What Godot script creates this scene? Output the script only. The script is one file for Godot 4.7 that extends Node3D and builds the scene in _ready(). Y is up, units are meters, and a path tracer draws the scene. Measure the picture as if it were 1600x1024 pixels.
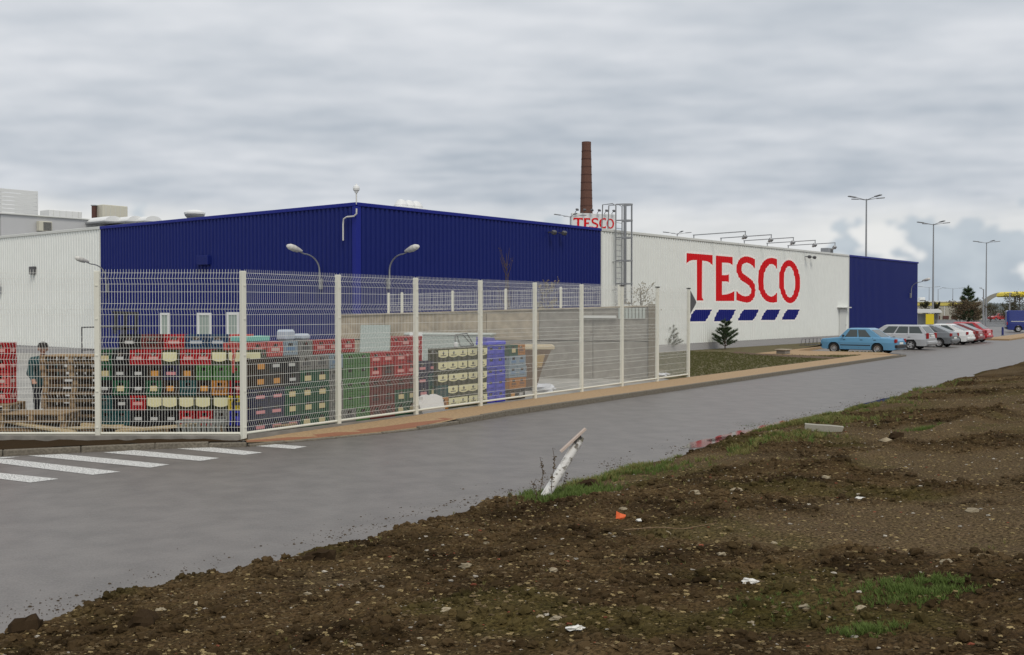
extends Node3D
# ---------------------------------------------------------------- camera numbers
const F := 1620.0                      # focal length in photo pixels
const EYE := Vector3(0, 2.47, 0)
const UR := Vector2(0.567, 0.823)      # direction of the road (x, depth)
const NR := Vector2(0.823, -0.567)     # across the road, towards the field
var pitch := atan(30.0 / 1620.0)
var rng := RandomNumberGenerator.new()
var names := {}
var mats := {}
var n_big := FastNoiseLite.new()
var n_mid := FastNoiseLite.new()
var n_fin := FastNoiseLite.new()

func ray(px: float, py: float) -> Vector3:
	return Basis(Vector3.RIGHT, -pitch) * Vector3((px - 800.0) / F, -(py - 512.0) / F, -1.0)
func on_y(px: float, py: float, h: float) -> Vector3:
	var d := ray(px, py)
	return EYE + d * ((h - EYE.y) / d.y)
func at_depth(px: float, py: float, z: float) -> Vector3:
	var d := ray(px, py)
	return EYE + d * (z / -d.z)
func on_plane(px: float, py: float, p: Vector3, n: Vector3) -> Vector3:
	var d := ray(px, py)
	return EYE + d * ((p - EYE).dot(n) / d.dot(n))
func W(x: float, y: float, depth: float) -> Vector3:
	return Vector3(x, y, -depth)
func SQ(s: float, q: float, y := 0.0) -> Vector3:      # along / across the road
	return Vector3(UR.x * s + NR.x * q, y, -(UR.y * s + NR.y * q))
func yaw(d: Vector3) -> Basis:                          # local x along d
	var x := Vector3(d.x, 0, d.z).normalized()
	return Basis(x, Vector3.UP, x.cross(Vector3.UP))

# ---------------------------------------------------------------- shapes
func S() -> SurfaceTool:
	var st := SurfaceTool.new()
	st.begin(Mesh.PRIMITIVE_TRIANGLES)
	return st
func tri(st: SurfaceTool, a: Vector3, b: Vector3, c: Vector3, hint: Vector3) -> void:
	var n := (c - a).cross(b - a)
	if n.length_squared() < 1e-16:
		return
	n = n.normalized()
	st.set_normal(n if n.dot(hint) >= 0 else -n)
	if n.dot(hint) >= 0:
		st.add_vertex(a); st.add_vertex(b); st.add_vertex(c)
	else:
		st.add_vertex(a); st.add_vertex(c); st.add_vertex(b)
func face(st: SurfaceTool, p: Array, hint: Vector3) -> void:
	for i in range(1, p.size() - 1):
		tri(st, p[0], p[i], p[i + 1], hint)
func box(st: SurfaceTool, c: Vector3, size: Vector3, b := Basis.IDENTITY, ch := 0.0) -> void:
	var h := size * 0.5
	var ax := [0, 1, 2]
	for a in ax:
		var u: int = (a + 1) % 3
		var v: int = (a + 2) % 3
		for s in [-1.0, 1.0]:
			var q := []
			for e in [[-1.0, -1.0], [1.0, -1.0], [1.0, 1.0], [-1.0, 1.0]]:
				var p := Vector3.ZERO
				p[a] = h[a] * s; p[u] = (h[u] - ch) * e[0]; p[v] = (h[v] - ch) * e[1]
				q.append(c + b * p)
			var n := Vector3.ZERO
			n[a] = s
			face(st, q, b * n)
		if ch > 0.0:
			for su in [-1.0, 1.0]:
				for sv in [-1.0, 1.0]:
					var q2 := []
					for e in [[-1.0, 0], [1.0, 0], [1.0, 1], [-1.0, 1]]:
						var p := Vector3.ZERO
						p[a] = (h[a] - ch) * e[0]
						p[u] = (h[u] - (ch if e[1] == 1 else 0.0)) * su
						p[v] = (h[v] - (0.0 if e[1] == 1 else ch)) * sv
						q2.append(c + b * p)
					var n2 := Vector3.ZERO
					n2[u] = su; n2[v] = sv
					face(st, q2, b * n2)
	if ch > 0.0:
		for sx in [-1.0, 1.0]:
			for sy in [-1.0, 1.0]:
				for sz in [-1.0, 1.0]:
					tri(st, c + b * Vector3(h.x * sx, (h.y - ch) * sy, (h.z - ch) * sz), c + b * Vector3((h.x - ch) * sx, h.y * sy, (h.z - ch) * sz), c + b * Vector3((h.x - ch) * sx, (h.y - ch) * sy, h.z * sz), b * Vector3(sx, sy, sz))
func bar(st: SurfaceTool, a: Vector3, b: Vector3, w: float, t: float) -> void:   # square bar between two points
	var x := (b - a).normalized()
	var up := Vector3.UP if absf(x.y) < 0.95 else Vector3.RIGHT
	var z := x.cross(up).normalized()
	box(st, (a + b) * 0.5, Vector3(a.distance_to(b), t, w), Basis(x, z.cross(x), z))
func tube(st: SurfaceTool, pts: Array, r0: float, r1 := -1.0, seg := 8, caps := true) -> void:
	if r1 < 0.0: r1 = r0
	var rings := []
	var m := pts.size()
	var ref := Vector3.UP
	var d0: Vector3 = (pts[1] - pts[0]).normalized()
	if absf(d0.y) > 0.9: ref = Vector3.RIGHT
	for i in m:
		var d: Vector3 = (pts[mini(i + 1, m - 1)] - pts[maxi(i - 1, 0)]).normalized()
		var x := ref.cross(d).normalized()
		var y := d.cross(x)
		ref = y
		var r := lerpf(r0, r1, float(i) / (m - 1))
		var ring := []
		for k in seg:
			var a := TAU * k / seg
			var n := x * cos(a) + y * sin(a)
			ring.append([pts[i] + n * r, n])
		rings.append(ring)
	for i in m - 1:
		for k in seg:
			var a = rings[i][k]
			var b = rings[i][(k + 1) % seg]
			var c = rings[i + 1][(k + 1) % seg]
			var d = rings[i + 1][k]
			for v in [a, d, c, a, c, b]:
				st.set_normal(v[1]); st.add_vertex(v[0])
	if caps:
		var e0 := []
		var e1 := []
		for k in seg:
			e0.append(rings[0][k][0]); e1.append(rings[m - 1][k][0])
		face(st, e0, pts[0] - pts[1]); face(st, e1, pts[m - 1] - pts[m - 2])
func lathe(st: SurfaceTool, prof: Array, seg: int, xf: Transform3D) -> void:      # prof: Vector2(radius, y)
	for i in prof.size() - 1:
		var p: Vector2 = prof[i]
		var q: Vector2 = prof[i + 1]
		var nn := Vector2(q.y - p.y, -(q.x - p.x))
		if nn.length() < 1e-9: continue
		nn = nn.normalized()
		for k in seg:
			var v := []
			for e in [[p, k], [q, k], [q, k + 1], [p, k + 1]]:
				var a: float = TAU * e[1] / seg
				v.append([xf * Vector3(e[0].x * cos(a), e[0].y, e[0].x * sin(a)), xf.basis * Vector3(nn.x * cos(a), nn.y, nn.x * sin(a))])
			for j in [0, 2, 1, 0, 3, 2]:
				st.set_normal(v[j][1].normalized()); st.add_vertex(v[j][0])
func prism(st: SurfaceTool, poly: PackedVector2Array, xf: Transform3D, depth: float) -> void:   # local xy outline, thick along z
	var ix := Geometry2D.triangulate_polygon(poly)
	var h := depth * 0.5
	for z in [-h, h]:
		for i in range(0, ix.size(), 3):
			tri(st, xf * Vector3(poly[ix[i]].x, poly[ix[i]].y, z), xf * Vector3(poly[ix[i + 1]].x, poly[ix[i + 1]].y, z), xf * Vector3(poly[ix[i + 2]].x, poly[ix[i + 2]].y, z), xf.basis * Vector3(0, 0, z))
	var cw := Geometry2D.is_polygon_clockwise(poly)
	for i in poly.size():
		var a := poly[i]
		var b := poly[(i + 1) % poly.size()]
		var n := Vector2(b.y - a.y, a.x - b.x) * (-1.0 if cw else 1.0)
		face(st, [xf * Vector3(a.x, a.y, -h), xf * Vector3(b.x, b.y, -h), xf * Vector3(b.x, b.y, h), xf * Vector3(a.x, a.y, h)], xf.basis * Vector3(n.x, n.y, 0))
func sheet(st: SurfaceTool, pts: Array, y: float) -> void:       # flat polygon on the ground from world points
	var p2 := PackedVector2Array()
	for p in pts: p2.append(Vector2(p.x, p.z))
	var ix := Geometry2D.triangulate_polygon(p2)
	for i in range(0, ix.size(), 3):
		var t := []
		for j in 3: t.append(Vector3(p2[ix[i + j]].x, y, p2[ix[i + j]].y))
		tri(st, t[0], t[1], t[2], Vector3.UP)
func slab(st: SurfaceTool, pts: Array, y: float, drop: float) -> void:
	sheet(st, pts, y)
	var c := Vector3.ZERO
	for p in pts: c += p / pts.size()
	for i in pts.size():
		var a: Vector3 = pts[i]
		var b: Vector3 = pts[(i + 1) % pts.size()]
		var n := (b - a).cross(Vector3.UP)
		if n.dot((a + b) * 0.5 - c) < 0: n = -n
		face(st, [Vector3(a.x, y, a.z), Vector3(b.x, y, b.z), Vector3(b.x, y - drop, b.z), Vector3(a.x, y - drop, a.z)], n)

# ---------------------------------------------------------------- naming
func numbered(called: String) -> String:
	var k: int = names.get(called, 0)
	names[called] = k + 1
	return called if k == 0 else "%s_%03d" % [called, k]
func obj(called: String, st, m: Material, parent: Node = null) -> MeshInstance3D:
	var o := MeshInstance3D.new()
	o.mesh = st if st is Mesh else st.commit()
	o.material_override = m
	if parent == null:
		o.name = numbered(called); add_child(o)
	else:
		o.name = called; parent.add_child(o, true)
	return o
func tag(o: Node, label: String, category: String, group := "") -> Node:
	o.set_meta("label", label); o.set_meta("category", category)
	if group != "": o.set_meta("group", group)
	return o
func thing(called: String, label: String, category: String, at := Vector3.ZERO, group := "", b := Basis.IDENTITY) -> Node3D:
	var o := Node3D.new()
	o.name = numbered(called); add_child(o)
	o.transform = Transform3D(b, at)
	tag(o, label, category, group)
	return o
func copy(src: Node3D, called: String, label: String, xf: Transform3D) -> Node3D:
	var o: Node3D = src.duplicate()
	o.name = numbered(called); add_child(o)
	o.transform = xf
	o.set_meta("label", label)
	return o
func struct(called: String, st, m: Material) -> MeshInstance3D:
	var o := obj(called, st, m)
	o.set_meta("kind", "structure")
	return o

# ---------------------------------------------------------------- materials
func lin(r: float, g: float, b: float) -> Color:
	return Color(r, g, b).linear_to_srgb()
func mat(r: float, g: float, b: float, rough := 0.7, metal := 0.0) -> StandardMaterial3D:
	var m := StandardMaterial3D.new()
	m.albedo_color = lin(r, g, b)
	m.roughness = rough
	m.metallic = metal
	return m
func noise_img(freq: float, seed_: int, size := 512, oct := 5) -> Image:
	var n := FastNoiseLite.new()
	n.noise_type = FastNoiseLite.TYPE_SIMPLEX_SMOOTH
	n.seed = seed_; n.frequency = freq; n.fractal_octaves = oct
	return n.get_seamless_image(size, size)
func ramp_tex(img: Image, stops: Array) -> ImageTexture:    # stops: [pos, linear colour]
	var w := img.get_width()
	var out := Image.create(w, w, false, Image.FORMAT_RGB8)
	var lut := []
	for i in 256:
		var t := i / 255.0
		var k := 0
		while k < stops.size() - 2 and t > stops[k + 1][0]: k += 1
		var f := clampf((t - stops[k][0]) / (stops[k + 1][0] - stops[k][0]), 0, 1)
		var c: Color = stops[k][1].lerp(stops[k + 1][1], f)
		lut.append(c.linear_to_srgb())
	var data := img.get_data()
	var bytes := PackedByteArray()
	bytes.resize(w * w * 3)
	var step := data.size() / (w * w)
	for i in w * w:
		var c: Color = lut[data[i * step]]
		bytes[i * 3] = c.r8; bytes[i * 3 + 1] = c.g8; bytes[i * 3 + 2] = c.b8
	out.set_data(w, w, false, Image.FORMAT_RGB8, bytes)
	return ImageTexture.create_from_image(out)
func textured(m: StandardMaterial3D, tex: Texture2D, scale: float, bump: Texture2D = null, bump_cm := 0.0) -> StandardMaterial3D:
	m.albedo_texture = tex
	m.uv1_triplanar = true; m.uv1_world_triplanar = true
	m.uv1_scale = Vector3.ONE * scale
	if bump != null:
		m.heightmap_enabled = true; m.heightmap_texture = bump; m.heightmap_scale = bump_cm
	return m

func make_materials() -> void:
	var fine := noise_img(0.06, 3, 512, 4)
	var coarse := noise_img(0.012, 7, 512, 5)
	var fine_t := ImageTexture.create_from_image(fine)
	var g := func(a: float, b: float) -> Array: return [[0.2, Color(a, a, a)], [0.8, Color(b, b, b)]]
	var grain := ramp_tex(fine, g.call(0.66, 1.05))
	var soft := ramp_tex(coarse, g.call(0.965, 1.0))
	mats.grain = grain
	# surfaces of the ground
	var m := mat(0.168, 0.153, 0.141, 0.46)
	var agg := noise_img(0.16, 51, 1024, 3)          # aggregate grain over faint worn patches, alike all over
	agg.convert(Image.FORMAT_RGBA8)
	var worn := noise_img(0.006, 52, 1024, 5)
	worn.convert(Image.FORMAT_RGBA8)
	for y in 1024:
		for x in 1024:
			var v := 0.62 * agg.get_pixel(x, y).r + 0.38 * worn.get_pixel(x, y).r
			agg.set_pixel(x, y, Color(v, v, v))
	textured(m, ramp_tex(agg, g.call(0.6, 1.1)), 0.23, fine_t, 0.35)
	mats.asphalt = m
	m = mat(0.12, 0.12, 0.123, 0.6)
	mats.lot = textured(m, grain, 0.9, fine_t, 0.25)
	m = mat(1, 1, 1, 0.95)
	m.vertex_color_use_as_albedo = true
	textured(m, ramp_tex(noise_img(0.05, 11, 512, 5), g.call(0.3, 1.15)), 0.9, ImageTexture.create_from_image(noise_img(0.05, 12, 512, 6)), 3.0)
	m.metallic_specular = 0.12
	mats.soil = m
	mats.clod = textured(mat(0.045, 0.030, 0.017, 0.95), grain, 3.0)
	mats.clod.metallic_specular = 0.12
	mats.paving = textured(mat(0.40, 0.27, 0.145, 0.85), ramp_tex(noise_img(0.03, 21, 512, 5), g.call(0.7, 1.0)), 0.8, fine_t, 0.2)
	mats.tactile = textured(mat(0.30, 0.13, 0.07, 0.85), grain, 1.2)
	mats.kerb = textured(mat(0.20, 0.175, 0.135, 0.9), ramp_tex(noise_img(0.04, 23, 512, 5), g.call(0.5, 1.0)), 0.9, fine_t, 0.3)
	mats.concrete = textured(mat(0.40, 0.34, 0.255, 0.9), ramp_tex(noise_img(0.015, 27, 512, 6), g.call(0.68, 1.0)), 0.35, fine_t, 0.15)
	mats.concrete_grey = textured(mat(0.265, 0.248, 0.22, 0.9), ramp_tex(noise_img(0.015, 29, 512, 6), g.call(0.7, 1.0)), 0.35, fine_t, 0.15)
	mats.yard = textured(mat(0.36, 0.35, 0.32, 0.85), ramp_tex(noise_img(0.014, 31, 512, 6), g.call(0.7, 1.0)), 0.12)
	mats.paint_line = textured(mat(0.72, 0.72, 0.69, 0.7), ramp_tex(noise_img(0.07, 33, 512, 5), [[0.33, Color(0.25, 0.25, 0.25)], [0.5, Color(0.93, 0.93, 0.93)], [0.9, Color(1, 1, 1)]]), 0.9)
	mats.lawn = textured(mat(0.105, 0.092, 0.032, 0.95), ramp_tex(noise_img(0.02, 35, 512, 6), [[0.25, Color(0.75, 0.52, 0.4)], [0.5, Color(0.85, 0.85, 0.8)], [0.75, Color(1, 1, 1)]]), 0.25, fine_t, 1.0)
	# cladding
	mats.blue = textured(mat(0.0075, 0.0155, 0.132, 0.5), soft, 0.2)
	mats.blue.metallic_specular = 0.3
	mats.white = textured(mat(0.755, 0.775, 0.745, 0.6), soft, 0.2)
	mats.blue_trim = mat(0.012, 0.02, 0.21, 0.5)
	mats.blue_trim.metallic_specular = 0.3
	mats.white_trim = mat(0.6, 0.61, 0.58, 0.45)
	mats.grey_wall = textured(mat(0.50, 0.505, 0.51, 0.5), soft, 0.2)
	mats.red_print = mat(0.64, 0.012, 0.017, 0.65)
	mats.red_print.metallic_specular = 0.25
	mats.white_print = mat(0.84, 0.82, 0.79, 0.6)
	mats.blue_print = mat(0.009, 0.014, 0.17, 0.6)
	mats.blue_print.metallic_specular = 0.3
	mats.fence = mat(0.68, 0.67, 0.58, 0.4)
	mats.wire = mat(0.74, 0.74, 0.69, 0.5)
	mats.cap = mat(0.02, 0.02, 0.02, 0.6)
	mats.steel = mat(0.42, 0.43, 0.44, 0.35, 0.7)
	mats.galv = textured(mat(0.36, 0.37, 0.38, 0.45, 0.35), grain, 2.0)
	mats.dark_steel = mat(0.1, 0.1, 0.105, 0.5, 0.3)
	mats.lamp_head = mat(0.62, 0.61, 0.57, 0.4)
	mats.lamp_glass = mat(0.45, 0.45, 0.42, 0.15)
	mats.brick = textured(mat(0.165, 0.078, 0.055, 0.9), ramp_tex(noise_img(0.03, 41, 512, 5), g.call(0.55, 1.0)), 0.25)
	mats.hoop = mat(0.10, 0.045, 0.035, 0.7, 0.3)
	mats.roof_white = mat(0.72, 0.73, 0.72, 0.5)
	mats.roof_cream = mat(0.55, 0.53, 0.44, 0.6)
	mats.roof = mat(0.25, 0.25, 0.25, 0.9)
	mats.glass = mat(0.06, 0.075, 0.075, 0.08)
	mats.win_glass = mat(0.32, 0.38, 0.34, 0.2)
	mats.rubber = mat(0.018, 0.018, 0.018, 0.8)
	mats.rim = mat(0.5, 0.5, 0.5, 0.35, 0.6)
	mats.black = mat(0.015, 0.015, 0.017, 0.5)
	mats.lens_red = mat(0.3, 0.012, 0.012, 0.2)
	mats.lens_white = mat(0.6, 0.6, 0.6, 0.15)
	mats.plate = mat(0.75, 0.75, 0.7, 0.5)
	mats.yellow = mat(0.75, 0.58, 0.02, 0.5)
	mats.wood = textured(mat(0.36, 0.245, 0.13, 0.85), ramp_tex(noise_img(0.03, 45, 512, 5), g.call(0.55, 1.0)), 1.5)
	mats.wood_old = textured(mat(0.25, 0.165, 0.09, 0.9), ramp_tex(noise_img(0.03, 46, 512, 5), g.call(0.5, 1.0)), 1.5)
	mats.plank = textured(mat(0.55, 0.43, 0.25, 0.85), ramp_tex(noise_img(0.03, 47, 512, 5), g.call(0.6, 1.0)), 1.5)
	mats.bark = textured(mat(0.11, 0.075, 0.05, 0.95), grain, 3.0)
	for e in [["needle", 0.05, 0.08, 0.034], ["needle_pale", 0.10, 0.115, 0.07], ["leaf_dark", 0.055, 0.05, 0.022], ["leaf_brown", 0.09, 0.062, 0.032], ["leaf_dry", 0.2, 0.16, 0.09], ["grass", 0.085, 0.125, 0.022], ["grass_dry", 0.15, 0.14, 0.04], ["lawn_blade", 0.082, 0.080, 0.020]]:
		var l := mat(e[1], e[2], e[3], 0.85)
		l.backlight_enabled = true
		l.backlight = lin(e[1] * 0.5, e[2] * 0.5, e[3] * 0.5)
		mats[e[0]] = l
	m = mat(0.03, 0.03, 0.03, 0.03)
	m.roughness = 0.07
	mats.puddle = m
	mats.stone = mat(1, 1, 1, 0.9)
	mats.stone.vertex_color_use_as_albedo = true
	textured(mats.stone, grain, 4.0)
	mats.stone.metallic_specular = 0.15
# ---------------------------------------------------------------- sky, camera, light
func make_sky() -> ImageTexture:
	var w := 2048
	var h := 1024
	var img := Image.create(w, h, false, Image.FORMAT_RGBF)
	var a := FastNoiseLite.new()
	a.seed = 5; a.frequency = 0.55; a.fractal_octaves = 6; a.fractal_gain = 0.55; a.noise_type = FastNoiseLite.TYPE_SIMPLEX_SMOOTH
	var b := FastNoiseLite.new()
	b.seed = 19; b.frequency = 0.13; b.fractal_octaves = 3; b.noise_type = FastNoiseLite.TYPE_SIMPLEX_SMOOTH
	var c := FastNoiseLite.new()
	c.seed = 42; c.frequency = 4.2; c.fractal_octaves = 5; c.noise_type = FastNoiseLite.TYPE_SIMPLEX_SMOOTH
	img.fill(Color(0.10, 0.095, 0.085))
	var buf := PackedFloat32Array()
	buf.resize(w * h * 3)
	for y in h:
		var el := PI * (0.5 - (y + 0.5) / h)
		var deg := rad_to_deg(el)
		if deg < -1.0:
			for x in w:
				var i := (y * w + x) * 3
				buf[i] = 0.12; buf[i + 1] = 0.115; buf[i + 2] = 0.105
			continue
		var ce := cos(el)
		var se := maxf(sin(el), 0.0)
		var inv := 1.0 / (se + 0.075)
		for x in w:
			var az := TAU * ((x + 0.5) / w - 0.5)
			var dx := sin(az) * ce
			var dz := -cos(az) * ce
			# stratus sheet seen in perspective
			var px := dx * inv
			var pz := dz * inv
			var v := 0.7 * a.get_noise_2d(px, pz * 1.5) + 0.4 * c.get_noise_2d(px * 0.6, pz * 1.1)
			var u := b.get_noise_2d(px + 40.0, pz)
			var t := clampf(0.47 + 0.55 * v + 0.3 * u + 0.018 * clampf(deg - 9.0, -5.0, 14.0), 0.0, 1.0)
			var col := Color(0.42, 0.475, 0.54).lerp(Color(0.83, 0.845, 0.875), t)
			# open bright strip above the horizon and heaped clouds in it
			if deg < 9.0:
				var ca := cos(az)
				var sa := sin(az)
				var wob := 0.9 * a.get_noise_3d(sa * 9.0, ca * 9.0, 3.0)
				var strip := smoothstep(6.0, 4.0, deg + wob) * (0.6 + 0.4 * smoothstep(-0.1, 0.35, b.get_noise_3d(sa * 14.0, ca * 14.0, 8.0)))
				col = col.lerp(Color(0.90, 0.89, 0.85), strip * 0.85)
				var n := c.get_noise_3d(sa * 3.6, deg * 0.11, ca * 3.6)
				var lift := 3.3 + 2.6 * b.get_noise_3d(sa * 30.0, ca * 30.0, 1.0)
				var d := smoothstep(-0.04, 0.13, n + (lift - deg) * 0.2)
				var body := Color(0.39, 0.455, 0.52).lerp(Color(0.54, 0.60, 0.65), clampf(0.5 + n, 0, 1))
				col = col.lerp(body, d * 0.95)
			var i := (y * w + x) * 3
			buf[i] = col.r; buf[i + 1] = col.g; buf[i + 2] = col.b
	img.set_data(w, h, false, Image.FORMAT_RGBF, buf.to_byte_array())
	return ImageTexture.create_from_image(img)

func make_view() -> void:
	var cam := Camera3D.new()
	cam.name = "camera"
	cam.fov = rad_to_deg(2.0 * atan(512.0 / F))
	cam.near = 0.1; cam.far = 6000.0
	cam.position = EYE
	cam.rotation.x = -pitch
	add_child(cam)
	cam.current = true
	var env := Environment.new()
	env.background_mode = Environment.BG_SKY
	var pm := PanoramaSkyMaterial.new()
	pm.panorama = make_sky()
	var sky := Sky.new()
	sky.sky_material = pm
	env.sky = sky
	env.tonemap_mode = Environment.TONE_MAPPER_LINEAR
	env.tonemap_exposure = 1.0
	env.sdfgi_enabled = true; env.ssao_enabled = true; env.ssil_enabled = true
	var we := WorldEnvironment.new()
	we.name = "environment"
	we.environment = env
	add_child(we)
	var sun := DirectionalLight3D.new()
	sun.name = "sun"
	sun.light_energy = 0.5
	sun.light_color = Color(1.0, 0.97, 0.92)
	sun.light_angular_distance = 20.0
	sun.shadow_enabled = true
	add_child(sun)
	sun.look_at_from_position(Vector3.ZERO, Vector3(-0.25, -1.0, -0.75), Vector3.UP)

# ---------------------------------------------------------------- the field
func field_h(s: float, q: float) -> float:
	var p := SQ(s, q)
	var e := q + 7.65 + 0.28 * n_big.get_noise_2d(s * 1.4, 5.0) + 0.12 * n_mid.get_noise_2d(s, 9.0)
	var base := -0.07 + 0.20 * smoothstep(-0.05, 0.55, e) + 0.62 * pow(clampf((e - 0.3) / 7.3, 0.0, 1.0), 0.9)
	var rough := smoothstep(-0.1, 0.35, e)
	var track := field_track(p)
	var hgt := 0.075 * n_big.get_noise_2d(p.x, p.z) + (0.05 * n_mid.get_noise_2d(p.x, p.z) + 0.028 * n_fin.get_noise_2d(p.x, p.z)) * (1.0 - 0.75 * track)
	# a low ridge turned up by wheels, running across the right of the field
	var rd := q + 4.1 - 0.06 * (s - 14.0) + 0.25 * n_big.get_noise_2d(s, 77.0)
	hgt += 0.10 * exp(-rd * rd / 0.05) * smoothstep(11.0, 14.0, s)
	return base + rough * hgt - 0.03 * track
func field_track(p: Vector3) -> float:      # bare, driven-over ground
	var t := n_big.get_noise_2d(p.x * 0.55 + 31.0, p.z * 0.55 - 12.0)
	var right := smoothstep(0.8, 4.2, p.x - 0.12 * (-p.z) + 0.6 * n_mid.get_noise_2d(p.x * 0.4, p.z * 0.4))
	return smoothstep(0.02, 0.3, t + right * 0.35 - 0.12)
func on_field(px: float, py: float) -> Vector3:
	var d := ray(px, py)
	var t := 3.0
	while t < 90.0:
		var p := EYE + d * t
		var s := p.x * UR.x - p.z * UR.y
		var q := p.x * NR.x - p.z * NR.y
		if p.y <= field_h(s, q): return p
		t += 0.02
	return EYE + d * 60.0
func field_pos(s: float, q: float) -> Vector3:
	return SQ(s, q, field_h(s, q))
func field_col(s: float, q: float) -> Color:
	var p := SQ(s, q)
	var t := 0.5 + 0.8 * n_mid.get_noise_2d(p.x * 0.7 + 9.0, p.z * 0.7)
	var c := Color(0.036, 0.0235, 0.0115).lerp(Color(0.135, 0.09, 0.044), clampf(t, 0, 1))
	c = c.lerp(Color(0.172, 0.124, 0.07), 0.7 * field_track(p))
	var gr := smoothstep(0.12, 0.4, n_big.get_noise_2d(p.x * 0.9 - 40.0, p.z * 0.9 + 7.0)) * 0.45
	return c.lerp(Color(0.095, 0.085, 0.025), gr)
func grid_patch(s0: float, s1: float, q0: float, q1: float, step: float, st: SurfaceTool, hf: Callable, cf: Callable) -> void:
	var ns := int(round((s1 - s0) / step)) + 1
	var nq := int(round((q1 - q0) / step)) + 1
	var base := 0
	for i in ns:
		for j in nq:
			var s := s0 + i * step
			var q := q0 + j * step
			st.set_color(cf.call(s, q))
			st.add_vertex(SQ(s, q, hf.call(s, q)))
	for i in ns - 1:
		for j in nq - 1:
			var a := base + i * nq + j
			var b := a + nq
			st.add_index(a); st.add_index(b); st.add_index(b + 1)
			st.add_index(a); st.add_index(b + 1); st.add_index(a + 1)
func make_field() -> void:
	var st := S()
	grid_patch(1.0, 37.0, -8.3, 3.5, 0.065, st, field_h, field_col)
	st.generate_normals()
	var mesh := st.commit()
	st = S()
	grid_patch(36.9, 150.0, -8.3, 26.0, 0.3, st, field_h, field_col)
	st.generate_normals()
	st.commit(mesh)
	struct("field", mesh, mats.soil)
	# stones too many to count, and a few dozen larger ones
	var blob := stone_mesh(3, 1.3)
	var blob2 := stone_mesh(8, 0.8)
	var stones := []
	var clods := []
	rng.seed = 4
	for i in 90000:
		var s := 3.0 + 34.0 * pow(rng.randf(), 1.6)
		var q := rng.randf_range(-7.5, -0.2)
		var dens := 0.5 + 0.5 * n_big.get_noise_2d(s * 0.8 + 50.0, q * 0.8)
		if rng.randf() > 0.35 + dens * 0.7: continue
		var p := field_pos(s, q)
		var r := 0.003 + 0.011 * pow(rng.randf(), 5.0)
		var c := Color(0.34, 0.26, 0.13) if rng.randf() < 0.36 else Color(0.17, 0.125, 0.07)
		if rng.randf() < 0.05: c = Color(0.5, 0.46, 0.39)
		if rng.randf() < 0.015: c = Color(0.3, 0.1, 0.06)
		c = c * rng.randf_range(0.6, 1.1)
		c.a = 1
		stones.append([Transform3D(Basis.from_euler(Vector3(rng.randf() * 0.6, rng.randf() * TAU, rng.randf() * 0.6)).scaled(Vector3(r * 1.6, r * 0.55, r)), p + Vector3.UP * r * 0.2), c])
	for i in 26000:
		var s := 2.5 + 34.0 * pow(rng.randf(), 1.5)
		var q := rng.randf_range(-7.75, -0.2)
		if rng.randf() < field_track(SQ(s, q)) * 1.1: continue
		var r := 0.006 + 0.03 * pow(rng.randf(), 4.0)
		var p := field_pos(s, q)
		var c := field_col(s, q) * rng.randf_range(0.55, 1.0)
		c.a = 1
		clods.append([Transform3D(Basis.from_euler(Vector3(rng.randf() * 3, rng.randf() * TAU, rng.randf() * 3)).scaled(Vector3(r * 1.2, r, r)), p + Vector3.UP * r * 0.25), c])
	for i in 2600:      # crumbs carried onto the road
		var s := 2.0 + 30.0 * pow(rng.randf(), 1.4)
		var q := -7.75 - absf(rng.randfn(0.0, 0.28))
		if n_mid.get_noise_2d(s * 0.5, q) < -0.1: continue
		var r := 0.003 + 0.009 * pow(rng.randf(), 6.0)
		var c := Color(0.085, 0.065, 0.045) * rng.randf_range(0.8, 1.6)
		c.a = 1
		clods.append([Transform3D(Basis(Vector3.UP, rng.randf() * TAU).scaled(Vector3(r * 1.4, r * 0.7, r)), SQ(s, q, 0.003)), c])
	tag(multi("gravel", blob, stones, mats.stone), "small pale and brown stones strewn over the bare soil", "gravel").set_meta("kind", "stuff")
	tag(multi("soil_clods", blob2, clods, mats.stone), "dark crumbly soil clods covering the bare field", "soil").set_meta("kind", "stuff")
	var big := [[1170, 910], [845, 966], [905, 985], [870, 968], [655, 1000], [100, 990], [727, 886], [865, 892], [1128, 868], [1085, 772], [975, 797], [1385, 690], [1290, 748], [1150, 768], [580, 890], [250, 955], [310, 945], [1345, 775], [1520, 800], [1210, 850], [760, 850], [1040, 835], [1480, 880], [1258, 950], [1345, 952], [1172, 975], [560, 1010], [480, 930], [700, 955], [800, 1005]]
	for e in big:
		var p := on_field(e[0], e[1])
		var dist := EYE.distance_to(p)
		var r := dist * rng.randf_range(3.5, 6.5) / F
		var tone := rng.randf_range(0.75, 1.1)
		var sm := mat(0.36 * tone, 0.30 * tone, 0.2 * tone, 0.9)
		textured(sm, mats.grain, 4.0)
		var o := obj("field_stone", stone_mesh(rng.randi() % 50, 0.85), sm)
		o.transform = Transform3D(Basis.from_euler(Vector3(0.2, rng.randf() * TAU, 0.1)).scaled(Vector3(r * 1.4, r * 0.7, r)), p + Vector3.UP * r * 0.15)
		tag(o, "fist-sized pale stone lying on the bare brown soil", "stone", "larger pale stones on the field")
	# lumps of earth standing on the edge of the field
	for e in [[43, 985, 0.1], [225, 975, 0.08], [484, 875, 0.07], [505, 872, 0.08], [1400, 685, 0.1], [918, 762, 0.1]]:
		var p := on_field(e[0], e[1])
		var o := obj("earth_lump", stone_mesh(rng.randi() % 50, 0.9), mats.clod)
		o.transform = Transform3D(Basis.from_euler(Vector3(0.3, rng.randf() * TAU, 0.2)).scaled(Vector3(e[2] * 1.3, e[2], e[2])), p)
		tag(o, "dark rough lump of earth on the field's edge", "earth lump", "lumps of earth")
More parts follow.
